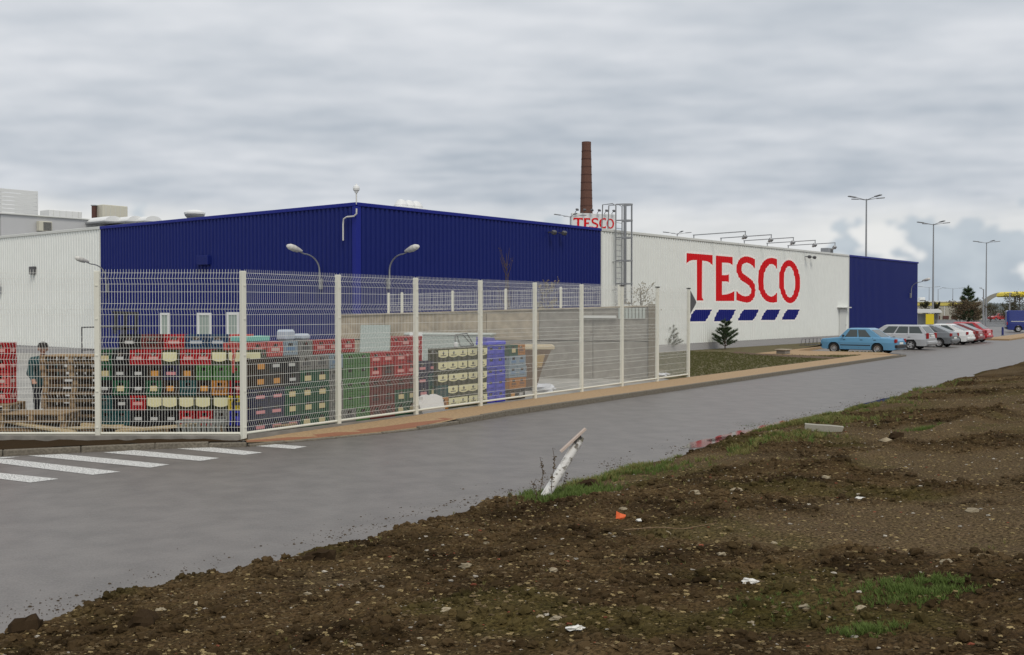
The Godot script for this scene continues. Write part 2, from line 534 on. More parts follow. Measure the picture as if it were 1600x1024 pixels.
func stone_mesh(seed_: int, jag: float) -> ArrayMesh:
	var n := FastNoiseLite.new()
	n.seed = seed_; n.frequency = 0.9
	var sp := SphereMesh.new()
	sp.radial_segments = 9; sp.rings = 5; sp.radius = 1.0; sp.height = 2.0
	var arr := sp.get_mesh_arrays()
	var v: PackedVector3Array = arr[Mesh.ARRAY_VERTEX]
	var ix: PackedInt32Array = arr[Mesh.ARRAY_INDEX]
	var st := S()
	for i in range(0, ix.size(), 3):
		var t := []
		for j in 3:
			var p := v[ix[i + j]]
			t.append(p * (1.0 + jag * n.get_noise_3d(p.x * 1.3, p.y * 1.3, p.z * 1.3)))
		st.set_color(Color.WHITE)
		tri(st, t[0], t[1], t[2], t[0] + t[1] + t[2])
	return st.commit()
func multi(called: String, mesh: Mesh, list: Array, m: Material) -> MultiMeshInstance3D:
	var mm := MultiMesh.new()
	mm.transform_format = MultiMesh.TRANSFORM_3D
	var cols: bool = list.size() > 0 and list[0].size() > 1
	mm.use_colors = cols
	mm.mesh = mesh
	mm.instance_count = list.size()
	for i in list.size():
		mm.set_instance_transform(i, list[i][0])
		if cols: mm.set_instance_color(i, list[i][1])
	var o := MultiMeshInstance3D.new()
	o.name = numbered(called)
	o.multimesh = mm
	o.material_override = m
	add_child(o)
	return o
func tuft_mesh(blades: int, spread: float, seed_: int) -> ArrayMesh:
	var r := RandomNumberGenerator.new()
	r.seed = seed_
	var st := S()
	for i in blades:
		var a := r.randf() * TAU
		var base := Vector3(cos(a), 0, sin(a)) * spread * r.randf()
		var lean := Vector3(r.randf_range(-0.5, 0.5), 1.0, r.randf_range(-0.5, 0.5)) * r.randf_range(0.6, 1.0)
		var side := Vector3(cos(a + 1.5), 0, sin(a + 1.5)) * 0.05
		var mid := base + lean * 0.55
		var tip := base + lean + Vector3(lean.x, -0.1, lean.z) * 0.4
		face(st, [base - side, base + side, mid + side * 0.7, mid - side * 0.7], side.cross(Vector3.UP))
		face(st, [mid - side * 0.7, mid + side * 0.7, tip], side.cross(Vector3.UP))
	return st.commit()
func make_grass() -> void:
	rng.seed = 77
	var t := tuft_mesh(9, 0.35, 3)
	var green := []
	var dry := []
	for i in 9000:      # strip along the road edge
		var s := rng.randf_range(11.5, 25.0) if rng.randf() < 0.88 else rng.randf_range(25.0, 36.0)
		var e := absf(rng.randfn(0.0, 0.42 + 0.4 * smoothstep(14.0, 16.0, s) * smoothstep(27.0, 23.0, s)))
		var q := -7.55 + e
		var k := n_big.get_noise_2d(s * 0.9, q * 2.0 + 3.0)
		if k < 0.02 - 0.1 * sin(s): continue
		var p := field_pos(s, q)
		var h := rng.randf_range(0.04, 0.11)
		var x := Transform3D(Basis(Vector3.UP, rng.randf() * TAU).scaled(Vector3(h * 1.2, h, h * 1.2)), p)
		if rng.randf() < 0.35: green.append([x])
		else: dry.append([x])
	for c in [[895, 772, 0.55, 0.25, 420, 0.09], [850, 780, 0.3, 0.15, 120, 0.07], [940, 745, 0.5, 0.2, 160, 0.07], [1010, 735, 0.6, 0.25, 200, 0.07], [1420, 925, 0.3, 0.1, 420, 0.05], [1475, 912, 0.16, 0.06, 140, 0.045], [1360, 985, 0.2, 0.07, 110, 0.05], [1190, 670, 0.8, 0.25, 220, 0.09], [1250, 945, 0.5, 0.2, 130, 0.035], [1445, 672, 0.3, 0.1, 60, 0.08]]:
		var p0 := on_field(c[0], c[1])
		for i in c[4]:
			var o := Vector2(rng.randfn(0, 0.5), rng.randfn(0, 0.5))
			var p := p0 + Vector3(o.x * c[2], 0, o.y * c[3] * 2.0)
			p.y = field_h(p.x * UR.x - p.z * UR.y, p.x * NR.x - p.z * NR.y)
			var h: float = c[5] * rng.randf_range(0.5, 1.2)
			green.append([Transform3D(Basis(Vector3.UP, rng.randf() * TAU).scaled(Vector3(h, h, h)), p)])
	for i in 1500:
		var s := 4.0 + 24.0 * rng.randf()
		var q := rng.randf_range(-7.2, -0.3)
		if n_big.get_noise_2d(s * 0.6 + 13.0, q * 0.8) < 0.12: continue
		var h := rng.randf_range(0.02, 0.05)
		dry.append([Transform3D(Basis(Vector3.UP, rng.randf() * TAU).scaled(Vector3(h, h, h)), field_pos(s, q))])
	tag(multi("grass", t, green, mats.grass), "fresh green grass growing along the field's edge and in patches", "grass").set_meta("kind", "stuff")
	tag(multi("dry_grass", t, dry, mats.grass_dry), "thin yellowish grass growing on the soil", "grass").set_meta("kind", "stuff")
# ---------------------------------------------------------------- road, pavement, yard
var post0 := Vector3(-4.83, 0.12, -18.6)
var post8 := Vector3(6.02, 0.12, -35.35)
func make_ground() -> void:
	var st := S()
	box(st, Vector3(0, -0.53, -1500), Vector3(9000, 1.0, 9000))
	struct("ground", st, textured(mat(0.075, 0.075, 0.055, 0.95), mats.grain, 0.05))
	st = S()
	sheet(st, [W(-60, 0, 40), W(260, 0, 40), W(260, 0, 300), W(-60, 0, 300)], -0.006)
	struct("parking_lot", st, mats.lot)
	st = S()
	sheet(st, [SQ(-30, -27), SQ(150, -27), SQ(150, -6.2), SQ(-30, -6.2)], 0.0)
	struct("road", st, mats.asphalt)
	# puddles lying along the edge of the road
	for e in [[1108, 692, 0.95, 0.26], [1150, 680, 1.3, 0.2], [1222, 664, 1.6, 0.26], [1355, 634, 3.2, 0.25], [1300, 650, 1.4, 0.15]]:
		var p := on_y(e[0], e[1], 0.0)
		st = S()
		var pts := []
		for k in 28:
			var a := TAU * k / 28
			var r := 1.0 + 0.45 * n_mid.get_noise_2d(cos(a) * 2.0 + e[0], sin(a) * 2.0)
			var o: Vector2 = UR * cos(a) * e[2] * r + NR * sin(a) * e[3] * r
			pts.append(p + Vector3(o.x, 0, -o.y))
		sheet(st, pts, 0.006)
		struct("puddle", st, mats.puddle)
	# zebra crossing
	var zs := [[[1020, 150], [1110, 142], [1278, 155], [1225, 165]], [[735, 163], [850, 155], [1095, 180], [1015, 190]], [[430, 180], [560, 170], [915, 203], [835, 215]], [[115, 193], [260, 186], [705, 230], [625, 243]], [[-160, 205], [45, 208], [500, 260], [385, 273]], [[-330, 250], [-140, 250], [245, 290], [125, 305]], [[-120, 208], [0, 199], [85, 197], [10, 205]]]
	var z := thing("zebra_crossing", "worn white zebra stripes painted on the asphalt beside the kerb", "crossing", on_y(150, 720, 0.0))
	for q in zs:
		st = S()
		var pts := []
		for c in q: pts.append(on_y(c[0] / 2.667, 640 + c[1] / 2.667, 0.004) - z.position)
		var y := 0.005
		sheet(st, pts, y)
		obj("stripe", st, mats.paint_line, z)
	# pavement with its kerb
	var near := [[W(-4.74, 0, 18.5), 0.07], [W(-4.2, 0, 19.0), 0.03], [W(-3.4, 0, 19.7), 0.018], [W(-2.6, 0, 20.4), 0.022], [W(-1.95, 0, 21.06), 0.03], [W(-1.2, 0, 22.1), 0.10]]
	for s in range(19, 55, 2): near.append([SQ(s + 0.4, -13.65), 0.125])
	near.append([SQ(55.5, -13.65), 0.06])
	var far := []
	var fd := (post8 - post0).normalized()
	for e in near:
		var p: Vector3 = e[0]
		var t: float = clampf((p - post0).dot(fd), 0.0, 20.0)
		var f := post0 + fd * t
		if (p - post0).dot(fd) > 20.0:
			var s := p.x * UR.x - p.z * UR.y
			f = SQ(s, -15.05)
		f.y = 0.125
		far.append(f)
	var pav := S()
	var tac := S()
	for i in near.size() - 1:
		var a: Vector3 = near[i][0]
		var b: Vector3 = near[i + 1][0]
		a.y = near[i][1]; b.y = near[i + 1][1]
		face(pav, [far[i], far[i + 1], b, a], Vector3.UP)
		if i < 5:
			var l := Vector3.UP * 0.006
			face(tac, [a.lerp(far[i], 0.42) + l, b.lerp(far[i + 1], 0.42 if i < 4 else 0.3) + l, b.lerp(far[i + 1], 0.06) + l, a.lerp(far[i], 0.06) + l], Vector3.UP)
	var pv := struct("pavement", pav, mats.paving)
	obj("tactile_strip", tac, mats.tactile, pv)
	# path that turns off towards the wall, and the end of the row of bays
	var path := S()
	var path_pts := [on_y(1180, 552.3, 0.13), on_y(1237, 546.6, 0.13), on_y(1292, 540.5, 0.13), SQ(56.4, -19.6), SQ(56.4, -14.9), SQ(55.0, -14.2), SQ(53.0, -15.0), on_y(1262, 555.5, 0.13)]
	slab(path, path_pts, 0.131, 0.13)
	var path_poly := PackedVector2Array()
	for p in path_pts: path_poly.append(Vector2(p.x, p.z))
	struct("path", path, mats.paving)
	path = S()
	slab(path, [SQ(87, -13.65), SQ(150, -13.65), SQ(150, -15.6), SQ(87, -15.6)], 0.12, 0.12)
	struct("path", path, mats.paving)
	# kerb stones
	var run := []
	for e in [W(-16.0, 0, 14.4), W(-8.54, 0, 17.35), W(-6.29, 0, 18.22), W(-5.4, 0, 18.42)]: run.append([e, 0.095])
	run.append([near[0][0], 0.05])
	for i in range(1, near.size()): run.append([near[i][0], near[i][1]])
	var total := []
	for i in run.size() - 1:
		var a: Vector3 = run[i][0]
		var b: Vector3 = run[i + 1][0]
		var n := maxi(1, int(round(a.distance_to(b))))
		for k in n:
			var p := a.lerp(b, float(k) / n)
			var r := a.lerp(b, float(k + 1) / n)
			var hh: float = lerpf(run[i][1], run[i + 1][1], (k + 0.5) / n) + 0.006
			st = S()
			var d := (r - p)
			var out := d.cross(Vector3.UP).normalized()
			box(st, (p + r) * 0.5 + out * 0.045 + Vector3.UP * (hh * 0.5 - 0.05), Vector3(d.length() - 0.012, hh + 0.1, 0.11), yaw(d), 0.012)
			obj("kerb_stone", st, mats.kerb, pv)
	# strip of soil under the fence on the left
	st = S()
	var sb := []
	for i in 60:
		var t := i / 59.0
		var nb := W(lerpf(-16, -4.75, t), 0, 0)
		var zk := 0.0
		if nb.x < -8.54: zk = lerpf(14.4, 17.35, (nb.x + 16) / 7.46)
		elif nb.x < -6.29: zk = lerpf(17.35, 18.22, (nb.x + 8.54) / 2.25)
		else: zk = minf(lerpf(18.22, 18.42, (nb.x + 6.29) / 0.89), 18.5)
		sb.append([nb.x, zk])
	for i in 59:
		for j in 6:
			var q := []
			for e in [[i, j], [i + 1, j], [i + 1, j + 1], [i, j + 1]]:
				var x: float = sb[e[0]][0]
				var zz: float = lerpf(sb[e[0]][1] + 0.02, 18.56, e[1] / 6.0)
				var up: float = 0.10 + 0.05 * sin(PI * e[1] / 6.0) * (0.7 + n_fin.get_noise_2d(x * 2.0, zz * 2.0)) + 0.03 * n_mid.get_noise_2d(x * 2, zz)
				q.append(W(x, up, zz))
			face(st, q, Vector3.UP)
	struct("soil_bed", st, mats.clod)
	# concrete yard behind the fence
	st = S()
	slab(st, [W(-70, 0, 18.62), W(-4.85, 0, 18.62), W(5.3, 0, 34.3), W(2.6, 0, 48.6), W(-5.6, 0, 38.5), W(-45, 0, 72)], 0.10, 0.12)
	struct("yard", st, mats.yard)
	# lawn between pavement and store
	st = S()
	sheet(st, [W(5.3, 0, 34.2), W(6.0, 0, 35.35), SQ(53.0, -15.05), SQ(56.3, -15.0), SQ(56.3, -20.0), W(24, 0, 75.2), W(2.6, 0, 49.0)], 0.115)
	struct("lawn", st, mats.lawn)
	st = S()
	var soil_pts := [on_y(1150, 549.5, 0.12), on_y(1186, 552.8, 0.12), on_y(1262, 556, 0.12), on_y(1316, 559, 0.12), on_y(1290, 561.5, 0.12), on_y(1210, 557, 0.12), on_y(1140, 552, 0.12)]
	sheet(st, soil_pts, 0.122)
	var soil_poly := PackedVector2Array()
	for p in soil_pts: soil_poly.append(Vector2(p.x, p.z))
	struct("soil_patch", st, textured(mat(0.11, 0.065, 0.035, 0.95), mats.grain, 1.0))
	var blades := []
	rng.seed = 91
	for i in 11000:
		var s := rng.randf_range(32.5, 57.0)
		var q := rng.randf_range(-15.1, -24.0)
		var p := SQ(s, q, 0.112)
		if p.x < 5.7 or (q < -17.5 and s > 52.0) or Geometry2D.is_point_in_polygon(Vector2(p.x, p.z), path_poly) or Geometry2D.is_point_in_polygon(Vector2(p.x, p.z), soil_poly): continue
		var h := rng.randf_range(0.04, 0.1)
		blades.append([Transform3D(Basis(Vector3.UP, rng.randf() * TAU).scaled(Vector3(h * 1.6, h, h * 1.6)), p)])
	tag(multi("lawn_grass", tuft_mesh(7, 0.6, 9), blades, mats.lawn_blade), "short olive grass of the lawn beside the white wall", "grass").set_meta("kind", "stuff")

# ---------------------------------------------------------------- welded mesh fence
const FOLDS := [2.77, 2.22, 1.62, 1.32, 0.71, 0.10]
func panel_mesh(w: float) -> ArrayMesh:
	var st := S()
	var n := int(round(w / 0.05))
	var ys := [[0.0, 0.0]]
	var fl := FOLDS.duplicate()
	fl.reverse()
	for f in fl:
		if f > 0.11: ys.append([f - 0.1, 0.0])
		ys.append([f, 0.042]); ys.append([minf(f + 0.1, 2.9), 0.0])
	ys.append([2.935, 0.0])
	for i in n + 1:
		var x := -w * 0.5 + w * i / n
		var pts := []
		for y in ys: pts.append(Vector3(x, y[0], y[1]))
		tube(st, pts, 0.003, -1.0, 4, false)
	for y in ys.slice(0, ys.size() - 1):
		tube(st, [Vector3(-w * 0.5, y[0], y[1]), Vector3(w * 0.5, y[0], y[1])], 0.0031, -1.0, 4, false)
	for y in [2.53, 1.92, 1.01, 0.41]:
		tube(st, [Vector3(-w * 0.5, y, 0), Vector3(w * 0.5, y, 0)], 0.0031, -1.0, 4, false)
	return st.commit()
func post_mesh(h: float, w: float) -> ArrayMesh:
	var st := S()
	box(st, Vector3(0, h * 0.5, 0), Vector3(w, h, w), Basis.IDENTITY, 0.008)
	return st.commit()
func make_fence() -> void:
	var right := (post8 - post0).normalized()
	var fence := thing("mesh_fence", "tall white welded mesh fence on square posts around the yard", "fence", post0)
	var pm := panel_mesh(2.40)
	var pt := post_mesh(3.06, 0.092)
	var clip := S()
	for y in [0.25, 0.9, 1.55, 2.2, 2.8]:
		box(clip, Vector3(0, y, 0.05), Vector3(0.05, 0.03, 0.012), Basis.IDENTITY, 0.003)
	var clip_m := clip.commit()
	var cap := S()
	box(cap, Vector3(0, 0, 0), Vector3(0.13, 0.035, 0.13), Basis.IDENTITY, 0.01)
	var cap_m := cap.commit()
	for side in 2:
		var d := right if side == 0 else Vector3(-1, 0, 0)
		var n := 8 if side == 0 else 4
		var b := yaw(d)
		if side == 1: b = Basis.IDENTITY
		for i in range(0 if side == 0 else 1, n + 1):
			var sp := 2.494 if side == 0 else 2.61
			var p := d * (sp * i)
			var o := obj("post", pt, mats.fence, fence)
			o.transform = Transform3D(b, p + Vector3(0, -0.04, 0))
			obj("bracket", clip_m, mats.fence, o)
			if side == 0 and i >= 6:
				var c := obj("post_cap", cap_m, mats.cap, o)
				c.position = Vector3(0, 3.07, 0)
		for i in n:
			var sp := 2.494 if side == 0 else 2.61
			var mid := d * (sp * (i + 0.5))
			var o := obj("mesh_panel", pm, mats.wire, fence)
			o.transform = Transform3D(b * Basis.from_scale(Vector3(sp / 2.494, 1, 1)), mid + Vector3(0, 0.115, 0))
			var rl := S()
			tube(rl, [mid - d * (sp * 0.5 - 0.05) + Vector3.UP * 0.10, mid + d * (sp * 0.5 - 0.05) + Vector3.UP * 0.10], 0.026, -1.0, 8)
			obj("bottom_rail", rl, mats.fence, fence)
	# concrete plinth
	for side in 2:
		var st := S()
		var d := right if side == 0 else Vector3(-1, 0, 0)
		var len := 5.2 if side == 0 else 12.0
		var a := d * 0.05
		var e := d * len
		if side == 0:
			var nn := d.cross(Vector3.UP).normalized() * 0.055
			for s in [-1.0, 1.0]:
				face(st, [a + nn * s + Vector3.DOWN * 0.3, e + nn * s + Vector3.DOWN * 0.3, e + nn * s + Vector3.UP * 0.012, a + nn * s + Vector3.UP * 0.075], nn * s)
			face(st, [a + nn + Vector3.UP * 0.075, a - nn + Vector3.UP * 0.075, e - nn + Vector3.UP * 0.012, e + nn + Vector3.UP * 0.012], Vector3.UP)
			face(st, [e + nn + Vector3.UP * 0.012, e - nn + Vector3.UP * 0.012, e - nn + Vector3.DOWN * 0.3, e + nn + Vector3.DOWN * 0.3], d)
		else:
			box(st, (a + e) * 0.5 + Vector3.DOWN * 0.11, Vector3(len - 0.05, 0.37, 0.11), Basis.IDENTITY, 0.01)
		obj("plinth", st, mats.concrete_grey, fence)
	# triangular sign seen from behind, on its own tube beside the last post
	var sp0 := at_depth(1083, 590, 35.9)
	sp0.y = 0.12
	var sg := thing("road_sign", "grey back of a pointed road sign by the fence's end post", "sign", sp0)
	var st2 := S()
	tube(st2, [Vector3(-0.14, 0, 0), Vector3(-0.14, 2.95, 0)], 0.03)
	obj("pole", st2, mats.steel, sg)
	st2 = S()
	prism(st2, PackedVector2Array([Vector2(-0.1, 2.16), Vector2(0.11, 2.5), Vector2(0.13, 2.56), Vector2(0.11, 2.62), Vector2(-0.1, 2.96)]), Transform3D(Basis(Vector3.UP, 0.35), Vector3(0, 0, -0.06)), 0.012)
	obj("plate", st2, mats.dark_steel, sg)
# ---------------------------------------------------------------- the store
var CORNER := Vector3(-5.8, 0.1, -38.7)
var VL := Vector3(0.63, 0, -0.777).normalized()     # along the long wall
var VS := Vector3(-0.777, 0, -0.63).normalized()    # along the short wall
const TOP := 6.34
const PITCH := 0.25
func prof(s: float) -> float:
	var f := fposmod(s, PITCH)
	if f < 0.11: return 0.042
	if f < 0.14: return lerpf(0.042, 0.0, (f - 0.11) / 0.03)
	if f < 0.22: return 0.0
	return lerpf(0.0, 0.042, (f - 0.22) / 0.03)
func breaks(s0: float, s1: float) -> Array:
	var out := [s0]
	var k := floorf(s0 / PITCH)
	while k * PITCH < s1:
		for o in [0.0, 0.11, 0.14, 0.22]:
			var s: float = k * PITCH + o
			if s > s0 + 1e-4 and s < s1 - 1e-4: out.append(s)
		k += 1
	out.append(s1)
	return out
func clad(o: Vector3, d: Vector3, out: Vector3, s0: float, s1: float, y0: float, y1: float) -> SurfaceTool:
	var st := S()
	var b := breaks(s0, s1)
	for i in b.size() - 1:
		var p: Vector3 = o + d * b[i] + out * prof(b[i])
		var q: Vector3 = o + d * b[i + 1] + out * prof(b[i + 1] - 1e-5 if i == b.size() - 2 else b[i + 1])
		face(st, [Vector3(p.x, y0, p.z), Vector3(q.x, y0, q.z), Vector3(q.x, y1, q.z), Vector3(p.x, y1, p.z)], out)
	return st
# flat print laid on the corrugated wall: polygon given as (along, height)
func print_on(poly: PackedVector2Array, holes: Array, o: Vector3, d: Vector3, out: Vector3, lift: float) -> SurfaceTool:
	var st := S()
	var lo := INF
	var hi := -INF
	for p in poly: lo = minf(lo, p.x); hi = maxf(hi, p.x)
	var b := breaks(lo, hi)
	for i in b.size() - 1:
		var strip := PackedVector2Array([Vector2(b[i], -1), Vector2(b[i + 1], -1), Vector2(b[i + 1], 9), Vector2(b[i], 9)])
		var parts := Geometry2D.intersect_polygons(poly, strip)
		for h in holes:
			var nx := []
			for part in parts: nx.append_array(Geometry2D.clip_polygons(part, h))
			parts.assign(nx)
		for part in parts:
			var ix := Geometry2D.triangulate_polygon(part)
			for k in range(0, ix.size(), 3):
				var t := []
				for j in 3:
					var v: Vector2 = part[ix[k + j]]
					var m: float = (b[i] + b[i + 1]) * 0.5
					var f := clampf((v.x - b[i]) / (b[i + 1] - b[i]), 0, 1)
					var off := lerpf(prof(b[i] + 1e-5), prof(b[i + 1] - 1e-5), f)
					var w := o + d * v.x + out * (off + lift)
					t.append(Vector3(w.x, v.y, w.z))
				tri(st, t[0], t[1], t[2], out)
	return st
func wall_uv(px: float, py: float, out: Vector3) -> Vector2:
	var p := on_plane(px, py, CORNER + out * 0.03, out)
	return Vector2((p - CORNER).dot(VL), p.y)
func crop_poly(list: Array, out: Vector3) -> PackedVector2Array:
	var r := PackedVector2Array()
	for p in list: r.append(wall_uv(1060.0 + p[0] / 5.714, 330.0 + p[1] / 5.714, out))
	return r
func ellipse(cx: float, cy: float, rx: float, ry: float, slant: float) -> Array:
	var r := []
	for k in 36:
		var a := TAU * k / 36
		r.append([cx + rx * cos(a) + slant * sin(a), cy + ry * sin(a)])
	return r
const LETTER_T := [[72, 375], [190, 384], [305, 393], [307, 490], [298, 477], [280, 460], [255, 448], [217, 443], [214, 600], [213, 700], [216, 770], [222, 799], [162, 799], [164, 700], [163, 437], [130, 437], [110, 441], [92, 450], [70, 470]]
const LETTER_E := [[333, 397], [410, 404], [487, 410], [487, 492], [478, 478], [462, 467], [440, 462], [388, 460], [388, 572], [425, 572], [442, 568], [455, 560], [455, 640], [442, 631], [425, 628], [388, 628], [388, 748], [430, 744], [465, 733], [485, 723], [499, 714], [497, 803], [333, 803]]
const LETTER_S := [[683, 430], [683, 515], [665, 490], [640, 470], [610, 460], [580, 470], [565, 492], [562, 530], [578, 558], [620, 587], [660, 620], [683, 657], [691, 705], [685, 750], [668, 790], [640, 812], [610, 818], [570, 810], [522, 797], [521, 714], [540, 735], [570, 755], [600, 762], [630, 755], [647, 735], [650, 700], [635, 668], [600, 642], [560, 618], [535, 583], [521, 540], [520, 500], [530, 455], [555, 420], [590, 405], [620, 405], [655, 415]]
const LETTER_C := [[880, 430], [880, 518], [865, 490], [840, 472], [815, 475], [785, 510], [765, 560], [758, 620], [762, 680], [778, 725], [805, 755], [830, 765], [855, 755], [880, 728], [880, 812], [850, 818], [815, 815], [780, 800], [745, 760], [720, 700], [710, 630], [714, 560], [730, 500], [760, 450], [795, 424], [830, 417], [860, 422]]
const STRIPES := [[[150, 881], [300, 880], [268, 945], [240, 984], [95, 986], [120, 920]], [[365, 880], [513, 880], [483, 945], [455, 983], [315, 984], [338, 920]], [[585, 880], [720, 879], [692, 940], [665, 976], [531, 977], [556, 918]], [[790, 880], [910, 879], [884, 938], [860, 973], [736, 973], [762, 916]], [[975, 879], [1083, 879], [1060, 936], [1038, 969], [923, 970], [948, 914]]]

func make_store() -> void:
	var oL := -VL.cross(Vector3.UP)      # outward of the long wall
	if oL.z < 0: oL = -oL
	var oS := VS.cross(Vector3.UP)
	if oS.z < 0: oS = -oS
	var b := thing("store_building", "long low store hall clad in ribbed blue and white sheet", "building", CORNER)
	var C := CORNER
	b.position = Vector3.ZERO
	var L := 64.2
	var y0 := 0.5
	# cladding
	for e in [["blue_cladding", 0.12, 16.15, "blue"], ["white_cladding", 16.15, 48.55, "white"], ["blue_cladding", 48.55, L, "blue"]]:
		obj(e[0], clad(C, VL, oL, e[1], e[2], y0, TOP), mats[e[3]], b)
	for e in [["blue_cladding", 0.12, 18.07, "blue"], ["white_cladding", 18.07, 52.0, "white"]]:
		obj(e[0], clad(C, VS, oS, e[1], e[2], y0, TOP), mats[e[3]], b)
	var endp := C + VL * L
	obj("blue_cladding", clad(endp, VS, -oS, 0.0, 40.0, y0, TOP), mats.blue, b)
	# trims: eaves, corners, joints
	for e in [[C, VL, oL, 0.0, 16.15, "blue_trim"], [C, VL, oL, 16.15, 48.55, "white_trim"], [C, VL, oL, 48.55, L + 0.06, "blue_trim"], [C, VS, oS, 0.0, 18.07, "blue_trim"], [C, VS, oS, 18.07, 52.0, "white_trim"]]:
		var st := S()
		var d: Vector3 = e[1]
		var m: Vector3 = e[0] + d * (e[3] + e[4]) * 0.5 + e[2] * 0.0
		m.y = TOP + 0.01
		box(st, m, Vector3(e[4] - e[3] - 0.004, 0.14, 0.16), yaw(d), 0.015)
		obj("eaves_trim", st, mats[e[5]], b)
	var st := S()
	for k in 2:
		var d := VL if k == 0 else VS
		var o := oL if k == 0 else oS
		var m := C + d * 0.075 + o * 0.06
		m.y = (y0 + TOP) * 0.5
		box(st, m, Vector3(0.17, TOP - y0 - 0.14, 0.02), yaw(d))
	box(st, Vector3(C.x, (y0 + TOP) * 0.5, C.z), Vector3(0.15, TOP - y0 - 0.14, 0.15), yaw(VL), 0.01)
	obj("corner_flashing", st, mats.blue_trim, b)
	for e in [[VL, oL, 16.15], [VL, oL, 48.55], [VS, oS, 18.07]]:
		st = S()
		var m: Vector3 = C + e[0] * e[2] + e[1] * 0.056
		m.y = (y0 + TOP) * 0.5
		box(st, m, Vector3(0.09, TOP - y0 - 0.16, 0.016), yaw(e[0]))
		obj("joint_flashing", st, mats.white_trim, b)
	# plinth and roof
	st = S()
	for e in [[VL, oL, L], [VS, oS, 52.0]]:
		var m: Vector3 = C + e[0] * e[2] * 0.5 - e[1] * 0.03
		m.y = 0.26
		box(st, m, Vector3(e[2], 0.52, 0.1), yaw(e[0]))
	obj("plinth", st, textured(mat(0.42, 0.41, 0.41, 0.85), mats.grain, 0.5), b)
	st = S()
	sheet(st, [C - oL * 0.05 - oS * 0.05, C + VL * L - oL * 0.05, C + VL * L + VS * 52, C + VS * 52], TOP - 0.12)
	obj("roof", st, mats.roof, b)
	st = S()
	for q in [[C + VL * L + VS * 52, C + VS * 52, VS]]:
		face(st, [Vector3(q[0].x, 0, q[0].z), Vector3(q[1].x, 0, q[1].z), Vector3(q[1].x, TOP - 0.1, q[1].z), Vector3(q[0].x, TOP - 0.1, q[0].z)], q[2])
	obj("rear_wall", st, mats.white, b)
	# lettering printed on the white wall
	var letters := [[crop_poly(LETTER_T, oL), []], [crop_poly(LETTER_E, oL), []], [crop_poly(LETTER_S, oL), []], [crop_poly(LETTER_C, oL), []], [crop_poly(ellipse(993, 630, 94, 193, 6), oL), [crop_poly(ellipse(992, 632, 50, 140, 4), oL)]]]
	for l in letters:
		var wide := Geometry2D.offset_polygon(l[0], 0.13, Geometry2D.JOIN_ROUND)
		var hole := []
		for h in l[1]:
			hole.append_array(Geometry2D.offset_polygon(h, -0.13, Geometry2D.JOIN_ROUND))
		obj("letter_outline", print_on(wide[0], hole, C, VL, oL, 0.003), mats.white_print, b)
		obj("letter", print_on(l[0], l[1], C, VL, oL, 0.006), mats.red_print, b).set_meta("label", "large red letter printed on the white wall")
	for s in STRIPES:
		var p := crop_poly(s, oL)
		obj("stripe_outline", print_on(Geometry2D.offset_polygon(p, 0.11, Geometry2D.JOIN_ROUND)[0], [], C, VL, oL, 0.003), mats.white_print, b)
		obj("stripe", print_on(p, [], C, VL, oL, 0.006), mats.blue_print, b).set_meta("label", "slanted blue stripe printed under the red letters")
	# door recess near the far blue part
	st = S()
	var dm := C + VL * 47.35 + oL * 0.07
	box(st, Vector3(dm.x, 1.35, dm.z), Vector3(1.25, 2.2, 0.06), yaw(VL), 0.01)
	var door := obj("door", st, mats.white_trim, b)
	st = S()
	box(st, Vector3(dm.x, 2.53, dm.z) + oL * 0.12, Vector3(1.9, 0.08, 0.36), yaw(VL), 0.01)
	obj("canopy", st, mats.white_trim, door)
	st = S()
	var hx := dm + VL * 0.5 + oL * 0.06
	box(st, Vector3(hx.x, 1.25, hx.z), Vector3(0.12, 0.03, 0.03), yaw(VL))
	obj("handle", st, mats.dark_steel, door)
	# windows of the short wall, read from the photograph
	for e in [[252, 266, 489, 527], [310, 332, 489, 527], [356, 375, 488, 526]]:
		var a := on_plane(e[0], e[2], C, oS)
		var c := on_plane(e[1], e[3], C, oS)
		var mid := (a + c) * 0.5 + oS * 0.05
		var w := absf((c - a).dot(VS))
		var h := absf(a.y - c.y)
		st = S()
		for s in [-1.0, 1.0]:
			box(st, mid + VS * s * (w * 0.5 - 0.06), Vector3(0.12, h, 0.07), yaw(VS), 0.006)
			box(st, mid + Vector3.UP * s * (h * 0.5 - 0.05), Vector3(w - 0.24, 0.1, 0.066), yaw(VS))
		var win := obj("window", st, mats.roof_white, b)
		st = S()
		box(st, mid - oS * 0.005, Vector3(w - 0.22, h - 0.18, 0.02), yaw(VS))
		obj("pane", st, mats.win_glass, win)
		st = S()
		box(st, mid - Vector3.UP * (h * 0.5 + 0.03) + oS * 0.06, Vector3(w + 0.16, 0.06, 0.2), yaw(VS), 0.01)
		obj("sill", st, mats.roof_white, win)
	for e in [[312, 330, 400, 414, "blue"], [50, 57, 417, 429, "dark_steel"]]:
		var a := on_plane(e[0], e[2], C, oS)
		var c := on_plane(e[1], e[3], C, oS)
		st = S()
		box(st, (a + c) * 0.5 + oS * 0.1, Vector3(absf((c - a).dot(VS)), absf(a.y - c.y), 0.18), yaw(VS), 0.02)
		obj("vent_box", st, mats[e[4]], b)
	# conduit bent down from the roof corner
	st = S()
	var pp := []
	for e in [[557, 326], [557, 334], [553, 338], [542, 339], [537, 342], [536, 350], [536, 376]]: pp.append(on_plane(e[0], e[1], C + oS * 0.16, oS))
	tube(st, pp, 0.03, -1.0, 8)
	obj("conduit", st, mats.lamp_head, b)
	# ------------------------------------------------ things fixed to it
	var ct := C
	ct.y = TOP
	var ball := thing("camera_dome", "white ball camera on a thin mast above the blue corner", "camera", ct)
	st = S()
	tube(st, [Vector3.ZERO, Vector3(0, 0.48, 0)], 0.025)
